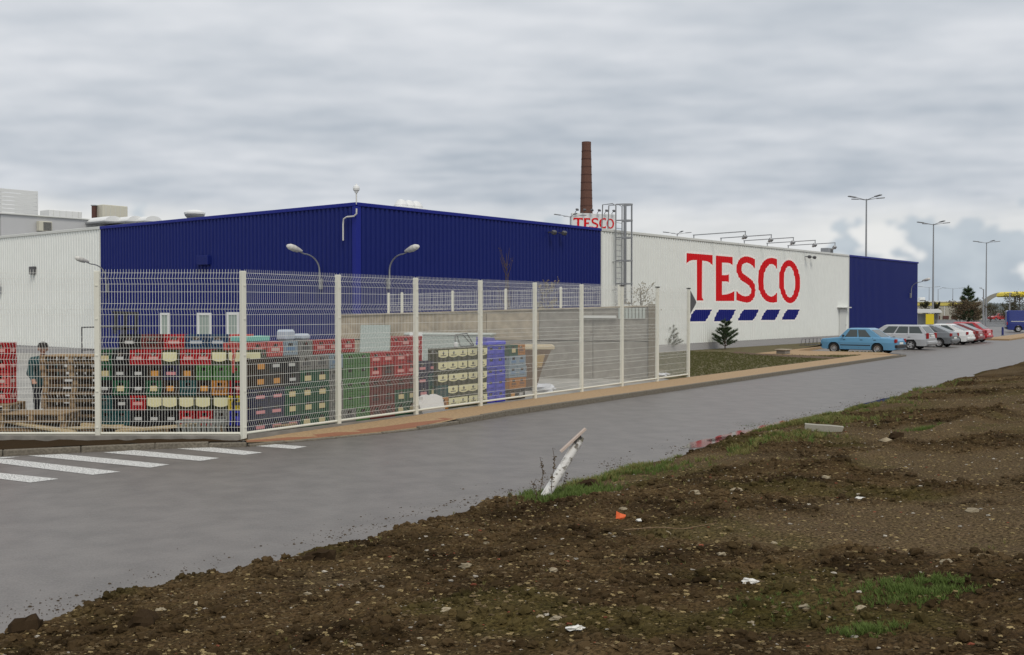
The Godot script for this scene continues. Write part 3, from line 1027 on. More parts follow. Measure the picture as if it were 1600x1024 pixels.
	obj("mast", st, mats.lamp_head, ball)
	st = S()
	lathe(st, [Vector2(0.0, 0.42), Vector2(0.06, 0.43), Vector2(0.07, 0.48), Vector2(0.12, 0.53), Vector2(0.13, 0.60), Vector2(0.11, 0.67), Vector2(0.05, 0.71), Vector2(0.02, 0.77), Vector2(0, 0.77)], 16, Transform3D.IDENTITY)
	obj("dome", st, mats.roof_white, ball)
	for e in [[503, 446, VS, oS, "grey swan-neck wall lamp on the blue short wall near the corner"], [605, 446, VL, oL, "grey swan-neck wall lamp on the blue long wall near the corner"], [169, 452, VS, oS, "grey swan-neck wall lamp at the joint of blue and white short wall"], [2, 455, VS, oS, "grey swan-neck wall lamp on the white short wall, half out of view"], [1422, 463, VL, oL, "grey swan-neck wall lamp at the far blue end of the long wall"]]:
		var p := on_plane(e[0], e[1], C + e[3] * 0.05, e[3])
		wall_lamp(p, e[3], e[4])
	# caged ladder
	var lp := C + VL * 17.5 + oL * 0.2
	lp.y = 0.1
	var lad := thing("caged_ladder", "grey steel caged roof ladder on the white wall beside the blue part", "ladder", lp, "", yaw(VL))
	for s in [-1.0, 1.0]:
		st = S()
		tube(st, [Vector3(0.28 * s, 0.3, 0), Vector3(0.28 * s, 7.5, 0), Vector3(0.28 * s, 7.62, -0.2), Vector3(0.28 * s, 7.6, -0.8), Vector3(0.28 * s, 6.4, -0.85)], 0.03)
		obj("side_rail", st, mats.galv, lad)
	var rung := S()
	tube(rung, [Vector3(-0.28, 0, 0), Vector3(0.28, 0, 0)], 0.014, -1.0, 6)
	var rm := rung.commit()
	for k in 23: obj("rung", rm, mats.galv, lad).position = Vector3(0, 0.5 + 0.28 * k, 0)
	var hoop := S()
	var hp := []
	for k in 13:
		var a := PI * k / 12
		hp.append(Vector3(0.38 * cos(a), 0, 0.05 + 0.72 * sin(a)))
	for k in 12: bar(hoop, hp[k], hp[k + 1], 0.012, 0.07)
	bar(hoop, Vector3(-0.38, 0, 0.05), Vector3(-0.28, 0, 0), 0.012, 0.06)
	bar(hoop, Vector3(0.38, 0, 0.05), Vector3(0.28, 0, 0), 0.012, 0.06)
	var hm := hoop.commit()
	for y in [2.6, 3.6, 4.75, 5.9, 6.75, 7.55]: obj("hoop", hm, mats.galv, lad).position = Vector3(0, y, 0)
	for k in [0, 3, 6, 9, 12]:
		st = S()
		bar(st, hp[k] + Vector3(0, 2.6, 0), hp[k] + Vector3(0, 7.55, 0), 0.05 if k != 9 else 0.12, 0.012)
		obj("cage_strip", st, mats.galv, lad)
	for y in [1.2, 3.3, 4.7]:
		for s in [-1.0, 1.0]:
			st = S()
			bar(st, Vector3(0.28 * s, y, 0), Vector3(0.28 * s, y, -0.2), 0.03, 0.03)
			obj("wall_bracket", st, mats.galv, lad)
	# floodlights on long arms above the lettering
	var fi := 0
	for e in [1165.0, 1205.5, 1240.0, 1274.0, 1305.0]:
		fi += 1
		var tip := Vector3.ZERO
		var lo := 0.0
		var hi := 60.0
		for it in 40:
			var t := (lo + hi) * 0.5
			tip = C + VL * t + oL * 2.3
			if 800.0 + F * tip.x / -tip.z < e: lo = t
			else: hi = t
		var root := C + VL * lo - oL * 1.0
		root.y = TOP - 0.1
		var fl := thing("sign_floodlight", "long-armed floodlight over the lettering, %s from the ladder" % NTH[fi - 1], "floodlight", root, "floodlights over the lettering", yaw(VL))
		st = S()
		bar(st, Vector3(0, 0, 0), Vector3(0, 0.52, 0), 0.045, 0.045)
		bar(st, Vector3(0, 0.5, -0.05), Vector3(0, 0.56, 3.3), 0.045, 0.05)
		bar(st, Vector3(0, 0.56, 3.27), Vector3(0, 0.36, 3.27), 0.04, 0.04)
		obj("arm", st, mats.galv, fl)
		st = S()
		box(st, Vector3(0, 0.26, 3.24), Vector3(0.3, 0.22, 0.2), Basis(Vector3.RIGHT, 0.7), 0.04)
		obj("lamp_body", st, mats.galv, fl)
		st = S()
		box(st, Vector3(0, 0.2, 3.16), Vector3(0.26, 0.18, 0.05), Basis(Vector3.RIGHT, 0.7), 0.01)
		obj("lens", st, mats.lamp_glass, fl)
	# small spotlights in pairs
	for e in [[857, 363, "small dark floodlight under the eaves of the blue wall, nearer the corner"], [873, 364, "small dark floodlight under the eaves of the blue wall, nearer the ladder"], [1258, 401, "small grey spotlight on the white wall above the last red letter"], [1266, 402, "small grey spotlight on the white wall, next to its twin"]]:
		var p := on_plane(e[0], e[1], C + oL * 0.05, oL)
		var sp := thing("wall_spotlight", e[2], "floodlight", p, "", yaw(VL))
		st = S()
		bar(st, Vector3(0, 0, 0), Vector3(0, 0, 0.28), 0.05, 0.05)
		obj("bracket", st, mats.dark_steel, sp)
		st = S()
		box(st, Vector3(0, -0.03, 0.32), Vector3(0.26, 0.2, 0.18), Basis(Vector3.RIGHT, 0.5), 0.04)
		obj("lamp_body", st, mats.dark_steel, sp)
	roof_things(oL, oS)
func wall_lamp(p: Vector3, out: Vector3, label: String) -> void:
	var t := thing("wall_lamp", label, "lamp", p, "", yaw(out))
	var st := S()
	var pts := [Vector3(0.12, -0.1, 0)]
	for k in 9:
		var a := PI * 0.5 * k / 8
		pts.append(Vector3(0.12 + 0.75 * (1 - cos(a)), 0.55 + 0.62 * sin(a), 0))
	pts.append(Vector3(1.1, 1.25, 0))
	tube(st, pts, 0.032, 0.026, 8)
	obj("arm", st, mats.galv, t)
	st = S()
	box(st, Vector3(0.06, 0.05, 0), Vector3(0.14, 0.4, 0.1), Basis.IDENTITY, 0.015)
	obj("wall_plate", st, mats.galv, t)
	st = S()
	var x := Transform3D(Basis(Vector3.BACK, 0.26), Vector3(1.32, 1.36, 0))
	lathe(st, [Vector2(0, -0.36), Vector2(0.06, -0.34), Vector2(0.10, -0.2), Vector2(0.15, 0.05), Vector2(0.14, 0.22), Vector2(0.08, 0.33), Vector2(0, 0.36)], 14, x * Transform3D(Basis(Vector3.BACK, -PI / 2) * Basis.from_scale(Vector3(0.75, 1, 1.15)), Vector3.ZERO))
	obj("lamp_head", st, mats.lamp_head, t)
	st = S()
	lathe(st, [Vector2(0, -0.24), Vector2(0.08, -0.2), Vector2(0.11, 0.0), Vector2(0.08, 0.2), Vector2(0, 0.24)], 12, x * Transform3D(Basis(Vector3.BACK, -PI / 2) * Basis.from_scale(Vector3(0.7, 1, 1)), Vector3(0.04, -0.06, 0)))
	obj("lamp_cover", st, mats.lamp_glass, t)
func roof_things(oL: Vector3, oS: Vector3) -> void:
	var C := CORNER
	# higher hall behind
	var a := at_depth(0, 334, 76.0)
	var top := a.y
	var hl := thing("rear_hall", "pale grey higher hall rising behind the white wall", "building", Vector3.ZERO)
	var p0 := a - VL * 30.0
	var p1 := a + VL * 45.0
	var st := S()
	for q in 10:
		st = S()
		var u := p0.lerp(p1, q / 10.0)
		var w := p0.lerp(p1, (q + 1) / 10.0)
		var m := (u + w) * 0.5
		m.y = top * 0.5
		box(st, m - oL * 0.1, Vector3(u.distance_to(w) - 0.03, top, 0.2), yaw(VL), 0.01)
		obj("wall_panel", st, mats.grey_wall, hl)
	st = S()
	sheet(st, [p0 - oL * 0.2, p1 - oL * 0.2, p1 - oL * 30.0, p0 - oL * 30.0], top - 0.1)
	obj("roof", st, mats.roof, hl)
	st = S()
	box(st, (p0 + p1) * 0.5 + Vector3.UP * 0.03, Vector3(75.2, 0.1, 0.3), yaw(VL), 0.02)
	obj("coping", st, mats.white_trim, hl)
	# cooling unit on that wall
	var ap := on_plane(69, 354, a + oL * 0.3, oL)
	var ac := thing("air_conditioner", "cream air conditioner box hung on the grey hall wall", "air conditioner", ap, "", yaw(VL))
	st = S()
	box(st, Vector3.ZERO, Vector3(1.0, 0.75, 0.45), Basis.IDENTITY, 0.03)
	obj("casing", st, mats.roof_cream, ac)
	st = S()
	for k in 8: box(st, Vector3(0.12, -0.28 + k * 0.08, 0.235), Vector3(0.62, 0.05, 0.02))
	obj("grille", st, mats.dark_steel, ac)
	# white slatted plant screen on the hall roof
	var sp := at_depth(59, 334, 86.0)
	sp.y = top - 0.1
	var sc := thing("plant_screen", "white slatted plant screen standing on the hall roof", "screen", sp, "", yaw(VL))
	var sh := at_depth(59, 299, 86.0).y - sp.y
	for k in 9:
		st = S()
		box(st, Vector3(-4.6, sh * (k + 0.5) / 9.0, 0), Vector3(9.2, sh / 9.0 - 0.03, 0.06), Basis(Vector3.RIGHT, 0.12), 0.008)
		obj("slat", st, mats.roof_white, sc)
	st = S()
	for x in [-9.0, -6.0, -3.0, -0.1]: box(st, Vector3(x, sh * 0.5, -0.1), Vector3(0.1, sh, 0.1))
	box(st, Vector3(-0.02, sh * 0.5, -2.0), Vector3(0.05, sh, 4.0))
	obj("frame", st, mats.roof_white, sc)
	# units and ducts on the hall roof
	for e in [[172, 322, 345, 40.0, 86.0, "roof_cream", "cream ventilation unit on the hall roof beside the dark flue"], [95, 330, 345, 50.0, 84.0, "roof_white", "low white ventilation duct box on the hall roof"]]:
		var p := at_depth(e[0], e[2], e[4])
		var hh: float = at_depth(e[0], e[1], e[4]).y - (top - 0.1)
		p.y = top - 0.1
		var t := thing("roof_unit", e[6], "roof unit", p, "", yaw(VL))
		st = S()
		box(st, Vector3(0, hh * 0.5, 0), Vector3(e[3] * e[4] / F * 1.05, hh, 1.6), Basis.IDENTITY, 0.04)
		obj("casing", st, mats[e[5]], t)
		st = S()
		for k in 5: box(st, Vector3((k - 2) * e[3] * e[4] / F * 0.2, hh * 0.5, 0.81), Vector3(0.025, hh * 0.9, 0.02))
		obj("seam", st, mats.white_trim, t)
	var fp := at_depth(147, 345, 85.0)
	var fh := at_depth(147, 322, 85.0).y - (top - 0.1)
	fp.y = top - 0.1
	var fl := thing("flue", "dark brown square flue on the hall roof", "flue", fp)
	st = S()
	box(st, Vector3(0, fh * 0.5, 0), Vector3(0.32, fh, 0.32), Basis.IDENTITY, 0.01)
	obj("shaft", st, mats.hoop, fl)
	st = S()
	box(st, Vector3(0, fh + 0.04, 0), Vector3(0.42, 0.08, 0.42), Basis.IDENTITY, 0.02)
	obj("rain_cap", st, mats.steel, fl)
	for e in [[178, 341, "low vaulted skylight on the hall roof next to the cream unit"], [213, 344, "white vaulted skylight on the hall roof, middle one of three"], [240, 346, "white vaulted skylight on the hall roof, beside the blue wall's edge"]]:
		var p := at_depth(e[0], e[1], 80.0)
		p.y = top - 0.35
		var t := thing("vault_skylight", e[2], "skylight", p, "", yaw(VL))
		st = S()
		var half := PackedVector2Array()
		for k in 13: half.append(Vector2(0.72 * cos(PI * k / 12), 0.42 * sin(PI * k / 12)))
		prism(st, half, Transform3D(Basis.IDENTITY, Vector3(0, 0.12, -2.0)), 4.0)
		obj("vault", st, mats.roof_white, t)
		st = S()
		box(st, Vector3(0, 0.06, -2.0), Vector3(1.7, 0.14, 4.1), Basis.IDENTITY, 0.02)
		obj("kerb_frame", st, mats.galv, t)
	# mushroom vent and faceted dome on the blue part
	var vp := at_depth(304, 344, 46.6)
	vp.y = TOP - 0.15
	var mv := thing("roof_vent", "white flared roof vent above the blue short wall", "vent", vp)
	st = S()
	lathe(st, [Vector2(0.26, 0), Vector2(0.26, 0.25), Vector2(0.42, 0.42), Vector2(0.44, 0.5)], 8, Transform3D(Basis(Vector3.UP, 0.3), Vector3.ZERO))
	obj("cone", st, mats.galv, mv)
	st = S()
	lathe(st, [Vector2(0.46, 0.5), Vector2(0.46, 0.58), Vector2(0.25, 0.68), Vector2(0, 0.7)], 8, Transform3D(Basis(Vector3.UP, 0.3), Vector3.ZERO))
	obj("hood", st, mats.roof_white, mv)
	var dp := at_depth(638, 330, 42.4)
	dp.y = TOP + 0.02
	var dm := thing("dome_skylight", "white faceted dome skylight above the blue long wall", "skylight", dp, "", yaw(VL))
	for k in 3:
		st = S()
		var sc3 := Basis.from_scale(Vector3(1, 1.0, 1))
		lathe(st, [Vector2(0.32, 0), Vector2(0.3, 0.22), Vector2(0.18, 0.4), Vector2(0.0, 0.46)], 6, Transform3D(sc3, Vector3((k - 1) * 0.42, 0.08, 0)))
		obj("dome", st, mats.roof_white, dm)
	st = S()
	box(st, Vector3(0, 0.05, 0), Vector3(1.55, 0.34, 0.66), Basis.IDENTITY, 0.02)
	obj("frame", st, mats.roof_white, dm)
	# spare box on the roof behind the lettering
	var bp := C + VL * 46.5 - oL * 0.8
	bp.y = TOP - 0.1
	var bx := thing("roof_box", "small grey junction box on the roof edge beside the last floodlight", "box", bp, "", yaw(VL))
	st = S()
	box(st, Vector3(0, 0.35, 0), Vector3(0.9, 0.5, 0.6), Basis.IDENTITY, 0.03)
	obj("casing", st, mats.galv, bx)
	st = S()
	box(st, Vector3(0.15, 0.37, 0.31), Vector3(0.4, 0.34, 0.03), Basis.IDENTITY, 0.01)
	obj("grille", st, mats.dark_steel, bx)
# ---------------------------------------------------------------- goods in the yard
const ORD := ["bottom", "second", "third", "fourth", "fifth", "sixth", "seventh"]
const NTH := ["first", "second", "third", "fourth", "fifth", "sixth", "seventh", "eighth", "ninth", "tenth", "eleventh", "twelfth"]
const CRATES := {
	"G": ["dark green", [0.010, 0.085, 0.036], "cream", [0.6, 0.5, 0.26]], "K": ["black", [0.012, 0.012, 0.014], "white", [0.5, 0.5, 0.48]],
	"R": ["red", [0.42, 0.012, 0.016], "pale red", [0.62, 0.3, 0.27]], "N": ["navy", [0.022, 0.022, 0.06], "pink", [0.6, 0.24, 0.25]],
	"B": ["dark brown", [0.035, 0.022, 0.014], "orange", [0.55, 0.24, 0.03]], "T": ["teal", [0.012, 0.075, 0.075], "dark", [0.02, 0.05, 0.05]],
	"L": ["leaf green", [0.07, 0.19, 0.05], "dark green", [0.03, 0.1, 0.025]], "Y": ["grey", [0.23, 0.225, 0.205], "dark grey", [0.07, 0.07, 0.07]],
	"W": ["olive", [0.05, 0.055, 0.026], "cream", [0.72, 0.68, 0.40]], "U": ["blue", [0.035, 0.045, 0.5], "violet blue", [0.06, 0.06, 0.5]],
	"D": ["maroon", [0.15, 0.026, 0.022], "dark", [0.03, 0.01, 0.01]], "O": ["orange", [0.48, 0.19, 0.025], "brown", [0.15, 0.06, 0.02]],
	"H": ["yellow", [0.62, 0.45, 0.01], "dark", [0.03, 0.03, 0.03]], "C": ["pale blue", [0.28, 0.36, 0.42], "blue", [0.1, 0.2, 0.35]], "P": ["coral", [0.62, 0.1, 0.09], "pale", [0.6, 0.45, 0.4]], "E": ["petrol blue", [0.02, 0.06, 0.13], "white", [0.4, 0.45, 0.5]]}
var crate_proto := {}
func crate_shell() -> ArrayMesh:
	var st := S()
	var w := 0.4
	var d := 0.3
	box(st, Vector3(0, 0.012, 0), Vector3(w - 0.02, 0.02, d - 0.02))
	for sx in [-1.0, 1.0]:
		for sz in [-1.0, 1.0]:
			box(st, Vector3(sx * (w * 0.5 - 0.02), 0.142, sz * (d * 0.5 - 0.02)), Vector3(0.04, 0.284, 0.04), Basis.IDENTITY, 0.006)
	for k in 2:
		var l := w - 0.08 if k == 0 else d - 0.08
		for s in [-1.0, 1.0]:
			var b := Basis.IDENTITY if k == 0 else Basis(Vector3.UP, PI / 2)
			var o := b * Vector3(0, 0, s * ((d if k == 0 else w) * 0.5 - 0.012))
			box(st, o + Vector3(0, 0.03, 0), Vector3(l, 0.05, 0.016), b)
			box(st, o + Vector3(0, 0.125, 0), Vector3(l, 0.105, 0.014), b)
			box(st, o + Vector3(0, 0.262, 0), Vector3(l, 0.04, 0.018), b)
			for e in [-0.32, 0.32]: box(st, o + b * Vector3(e * l, 0.21, 0), Vector3(l * 0.2, 0.066, 0.014), b)
			for e in [-0.3, 0.0, 0.3]: box(st, o + b * Vector3(e * l, 0.063, 0), Vector3(0.03, 0.022, 0.014), b)
	return st.commit()
func bottle_mesh() -> ArrayMesh:
	var st := S()
	for i in 4:
		for j in 3:
			lathe(st, [Vector2(0.034, 0.025), Vector2(0.034, 0.16), Vector2(0.014, 0.205), Vector2(0.013, 0.25), Vector2(0.0, 0.25)], 6, Transform3D(Basis.IDENTITY, Vector3(-0.129 + i * 0.086, 0, -0.085 + j * 0.085)))
	return st.commit()
func crate(code: String, xf: Transform3D, where: String) -> void:
	var e: Array = CRATES[code]
	var label: String = "%s bottle crate, %s" % [e[0], where]
	if crate_proto.has(code):
		copy(crate_proto[code], "bottle_crate", label, xf)
		return
	var t := thing("bottle_crate", label, "crate", Vector3.ZERO, "bottle crates stacked behind the fence")
	t.transform = xf
	if not mats.has("shell_mesh"):
		mats.shell_mesh = crate_shell(); mats.bottle_mesh = bottle_mesh()
		mats.bottle = mat(0.06, 0.03, 0.012, 0.15)
	var m := mat(e[1][0], e[1][1], e[1][2], 0.5)
	m.metallic_specular = 0.25
	textured(m, mats.grain, 3.0)
	obj("shell", mats.shell_mesh, m, t)
	var bm := obj("bottles", mats.bottle_mesh, mats.bottle, t)
	bm.set_meta("kind", "stuff")
	var st := S()
	var lm := mat(e[3][0], e[3][1], e[3][2], 0.6)
	if code == "W":
		var pl := PackedVector2Array([Vector2(-0.185, 0.245), Vector2(0.185, 0.245), Vector2(0.185, 0.1), Vector2(0.1, 0.075), Vector2(0, 0.065), Vector2(-0.1, 0.075), Vector2(-0.185, 0.1)])
		prism(st, pl, Transform3D(Basis.IDENTITY, Vector3(0, 0, 0.153)), 0.008)
		var sd := S()
		prism(sd, pl, Transform3D(Basis(Vector3.UP, PI / 2) * Basis.from_scale(Vector3(0.72, 1, 1)), Vector3(0.203, 0, 0)), 0.008)
		obj("side_label", sd, lm, t)
		var lb := obj("label", st, lm, t)
		st = S()
		box(st, Vector3(0, 0.175, 0.159), Vector3(0.06, 0.06, 0.004), Basis(Vector3.BACK, 0.78))
		box(st, Vector3(0, 0.117, 0.159), Vector3(0.2, 0.018, 0.004))
		obj("print", st, mat(0.08, 0.08, 0.06, 0.7), lb)
	else:
		var w := 0.17 if code in ["G", "B", "K"] else 0.22
		var h := 0.1 if code in ["G", "B"] else 0.06
		box(st, Vector3(0, 0.13, 0.147), Vector3(w, h, 0.008), Basis.IDENTITY, 0.002)
		obj("label", st, lm, t)
		st = S()
		box(st, Vector3(0.197, 0.13, 0), Vector3(0.008, h, w * 0.8), Basis.IDENTITY, 0.002)
		obj("side_label", st, lm, t)
	crate_proto[code] = t
func proj_x(p: Vector3) -> float:
	var c := Basis(Vector3.RIGHT, pitch) * (p - EYE)
	return 800.0 + F * c.x / -c.z
func line_t(px: float, o: Vector3, d: Vector3) -> float:
	var lo := -5.0
	var hi := 25.0
	for i in 40:
		var m := (lo + hi) * 0.5
		if proj_x(o + d * m) < px: lo = m
		else: hi = m
	return lo
func stack(codes: String, at: Vector3, b: Basis, where: String) -> void:
	for k in codes.length():
		var c := codes[k]
		if c == "-": continue
		var jit := Vector3(rng.randf_range(-0.008, 0.008), 0, rng.randf_range(-0.02, 0.02))
		crate(c, Transform3D(b * Basis(Vector3.UP, rng.randf_range(-0.03, 0.03)), at + b * jit + Vector3.UP * (0.286 * k)), "%s, %s" % ["bottommost" if k == 0 else ORD[k] + " up", where])
func make_goods() -> void:
	rng.seed = 15
	var floor_y := 0.102
	# straight row behind the left fence
	var left := ["TTKGG", "TKGKK", "KRKKR", "KWGBR", "KWBNW", "RWTBR", "RWBLR", "YWOLW", "UHRLW", "NDKNW"]
	for i in left.size():
		stack(left[i], W(-7.70 + i * 0.312, floor_y + 0.15, 19.75), Basis(Vector3.UP, -PI / 2), "front row, zebra side, %s from corner post" % NTH[9 - i])
	var back := ["TTKGKK", "KRGKKD", "KKGKRR", "NKRKEE", "KKRREE", "KKNREP"]
	for i in back.size():
		stack(back[i], W(-7.42 + i * 0.43, floor_y + 0.15, 20.22), Basis.IDENTITY, "rear row, zebra side, %s from corner post" % NTH[5 - i])
	# row along the right fence
	var d := (post8 - post0).normalized()
	var n := d.cross(Vector3.UP).normalized()
	if n.z < 0: n = -n
	var b := yaw(d)
	var o := post0 - n * 0.5
	o.y = floor_y
	var rows := ["NNNBB", "NNNBK", "NGGKK", "GGGGY", "GGGGY", "YYYYC", "YLLLL", "LLLLL", "DDDRR", "DDDDR", "GGDRR", "GGDR"]
	var t0 := line_t(386, o, d)
	for i in rows.size():
		stack(rows[i], o + d * (t0 + 0.2 + i * 0.415), b, "front row, pavement side, %s from corner post" % NTH[i])
	var rear := ["NNKKPP", "NNKKPP", "KKKKRP", "GKGGYC", "GGGGYY", "YYGGRR", "YLLLDR", "LLDDDR"]
	for i in rear.size():
		stack(rear[i], o + d * (t0 + 0.2 + i * 0.43) - n * 0.5, b, "rear row, pavement side, %s from corner post" % NTH[i])
	var t1 := line_t(655, o, d)
	for e in [["RNNN", 0], ["OGTN", 1]]:
		stack(e[0], o + d * (t1 + 0.1 + e[1] * 0.42) - n * 0.12, b, "%s low stack beside the cream-labelled block" % NTH[e[1]])
	stack("RRRRRR", o + d * (t1 + 0.25) - n * 0.75, b, "tall red stack farther from cream-labelled block")
	stack("RRRRRR", o + d * (t1 + 0.67) - n * 0.75, b, "tall red stack just behind cream-labelled block")
	var t2 := line_t(676, o, d)
	var cream := ["-WWW", "WWWWW", "WWWWW", "WWWWW", "WWWWW"]
	cream[0] = "OTWWW"
	for i in 5:
		stack(cream[i], o + d * (t2 + 0.2 + i * 0.405), b, "%s stack of the cream-labelled block" % NTH[i])
	var t3 := line_t(753, o, d)
	for i in 2:
		stack("UUUUU", o + d * (t3 + 0.2 + i * 0.41), b, "%s blue stack beyond the cream-labelled block" % NTH[i])
	var lid := thing("crate_lid", "bright blue plastic lid lying on the blue crates", "tray", o + d * (t3 + 0.4) + Vector3.UP * 1.435, "", b)  # lid of the blue crates, built as a rim and a cover
	var st := S()
	box(st, Vector3(0, 0.06, 0), Vector3(0.86, 0.1, 0.36), Basis.IDENTITY, 0.02)
	obj("rim", st, mat(0.04, 0.045, 0.62, 0.4), lid)
	st = S()
	prism(st, PackedVector2Array([Vector2(-0.42, 0.11), Vector2(0.0, 0.11), Vector2(-0.1, 0.2), Vector2(-0.42, 0.22)]), Transform3D(Basis.IDENTITY, Vector3.ZERO), 0.32)
	obj("cover", st, mat(0.1, 0.09, 0.42, 0.5), lid)
	var t4 := line_t(788, o, d)
	stack("BOCCG", o + d * (t4 + 0.2), b, "mixed stack right of the blue crates")
	stack("KOCCO", o + d * (t4 + 0.6), b, "mixed stack beside the tipping skip")
	# lying tops: coral boxes with a turquoise board, pale film packs
	var cp := o + d * (t0 + 0.55) - n * 0.5 + Vector3.UP * 1.73
	var tb := obj("turquoise_board", S_box(Vector3(0.75, 0.1, 0.3), 0.01), mat(0.16, 0.5, 0.42, 0.6))
	tb.transform = Transform3D(b, cp)
	tag(tb, "turquoise board lying on the coral crates", "board")
	for e in [[1.5, 0.32, 0.22], [1.95, 0.28, 0.13]]:
		var fp: Vector3 = o + d * (t0 + e[0]) - n * 0.5 + Vector3.UP * 1.72
		st = S()
		box(st, Vector3(0, e[2] * 0.5, 0), Vector3(e[1], e[2], 0.26), Basis(Vector3.UP, 0.2), 0.04)
		var fo := obj("film_pack", st, mat(0.42, 0.47, 0.55, 0.35))
		fo.transform = Transform3D(b, fp)
		tag(fo, "%s pale film-wrapped pack on top of the rear crates" % ("taller" if e[2] > 0.2 else "flatter"), "pack")
	# bent wire rack on the cream block
	var wr := thing("wire_rack", "bent dark wire rack lying on the cream-labelled crates", "rack", o + d * (t2 + 1.2) + Vector3.UP * 1.435, "", b)
	st = S()
	tube(st, [Vector3(-0.4, 0, 0.05), Vector3(-0.3, 0.3, 0), Vector3(0.25, 0.32, -0.05), Vector3(0.4, 0.02, 0.05)], 0.014)
	tube(st, [Vector3(-0.25, 0.3, 0), Vector3(-0.2, 0.02, 0.08), Vector3(0.35, 0.02, 0.08)], 0.012)
	tube(st, [Vector3(0.0, 0.3, 0), Vector3(0.4, 0.02, 0)], 0.012)
	obj("frame", st, mats.dark_steel, wr)
	st = S()
	box(st, Vector3(-0.36, 0.06, 0.06), Vector3(0.1, 0.12, 0.08), Basis.IDENTITY, 0.02)
	obj("foot", st, mats.roof_white, wr)
	# white foam block against the fence
	var fb := on_plane(674, 640, post0 - n * 0.12, n)
	fb.y = 0.11
	var foam := thing("foam_block", "jagged white foam packing block leaning on the long fence", "packaging", fb, "", b)
	st = S()
	prism(st, PackedVector2Array([Vector2(-0.4, 0), Vector2(-0.52, 0.22), Vector2(-0.38, 0.3), Vector2(-0.36, 0.37), Vector2(-0.2, 0.42), Vector2(-0.02, 0.36), Vector2(0.1, 0.41), Vector2(0.36, 0.33), Vector2(0.44, 0.0)]), Transform3D(Basis(Vector3.RIGHT, -0.1), Vector3.ZERO), 0.14)
	obj("block", st, textured(mat(0.84, 0.84, 0.83, 0.8), mats.grain, 2.0), foam)
	# tipping skip
	var sk := at_depth(838, 600, 30.2)
	sk.y = floor_y
	var skip := thing("tipping_skip", "dark tipping skip with a beige rim and sloped end", "skip", sk)
	st = S()
	prism(st, PackedVector2Array([Vector2(-0.55, 0.12), Vector2(0.0, 0.12), Vector2(0.15, 0.62), Vector2(0.42, 1.18), Vector2(-0.55, 1.18)]), Transform3D.IDENTITY, 1.1)
	obj("hopper", st, textured(mat(0.13, 0.075, 0.04, 0.85), mats.grain, 1.0), skip)
	st = S()
	box(st, Vector3(-0.03, 1.24, 0.5), Vector3(1.05, 0.12, 0.12), Basis.IDENTITY, 0.02)
	box(st, Vector3(-0.03, 1.24, -0.5), Vector3(1.05, 0.12, 0.12), Basis.IDENTITY, 0.02)
	box(st, Vector3(0.47, 1.24, 0), Vector3(0.1, 0.11, 0.88), Basis.IDENTITY, 0.02)
	obj("rim", st, mat(0.5, 0.42, 0.28, 0.7), skip)
	st = S()
	prism(st, PackedVector2Array([Vector2(-0.1, 0.66), Vector2(0.14, 0.68), Vector2(0.24, 1.06), Vector2(0.0, 1.04)]), Transform3D(Basis.IDENTITY, Vector3(0, 0, 0.56)), 0.02)
	obj("rust_plate", st, textured(mat(0.4, 0.26, 0.1, 0.8), mats.grain, 1.0), skip)
	st = S()
	for s in [-1.0, 1.0]: box(st, Vector3(-0.25, 0.06, 0.35 * s), Vector3(0.7, 0.12, 0.1))
	obj("skid", st, mats.dark_steel, skip)
	# litter inside the fence
	for e in [[850, 612, 0.22, "white crumpled plastic bag on the ground beside the skip"], [1032, 588, 0.14, "white crumpled plastic bag inside the fence's end panel"], [1043, 586, 0.07, "small white paper scrap inside the fence's end panel"]]:
		var p := on_y(e[0], e[1], 0.11)
		var li := obj("plastic_bag", stone_mesh(int(e[0]), 1.1), mat(0.62, 0.64, 0.68, 0.5))
		li.transform = Transform3D(Basis.from_scale(Vector3(e[2] * 1.5, e[2] * 0.6, e[2])), p + Vector3.UP * e[2] * 0.3)
		tag(li, e[3], "litter")
	pallets(floor_y)
	# person bending over the goods
	make_person(at_depth(66, 600, 21.4))
func S_box(size: Vector3, ch: float) -> ArrayMesh:
	var st := S()
	box(st, Vector3(0, size.y * 0.5, 0), size, Basis.IDENTITY, ch)
	return st.commit()
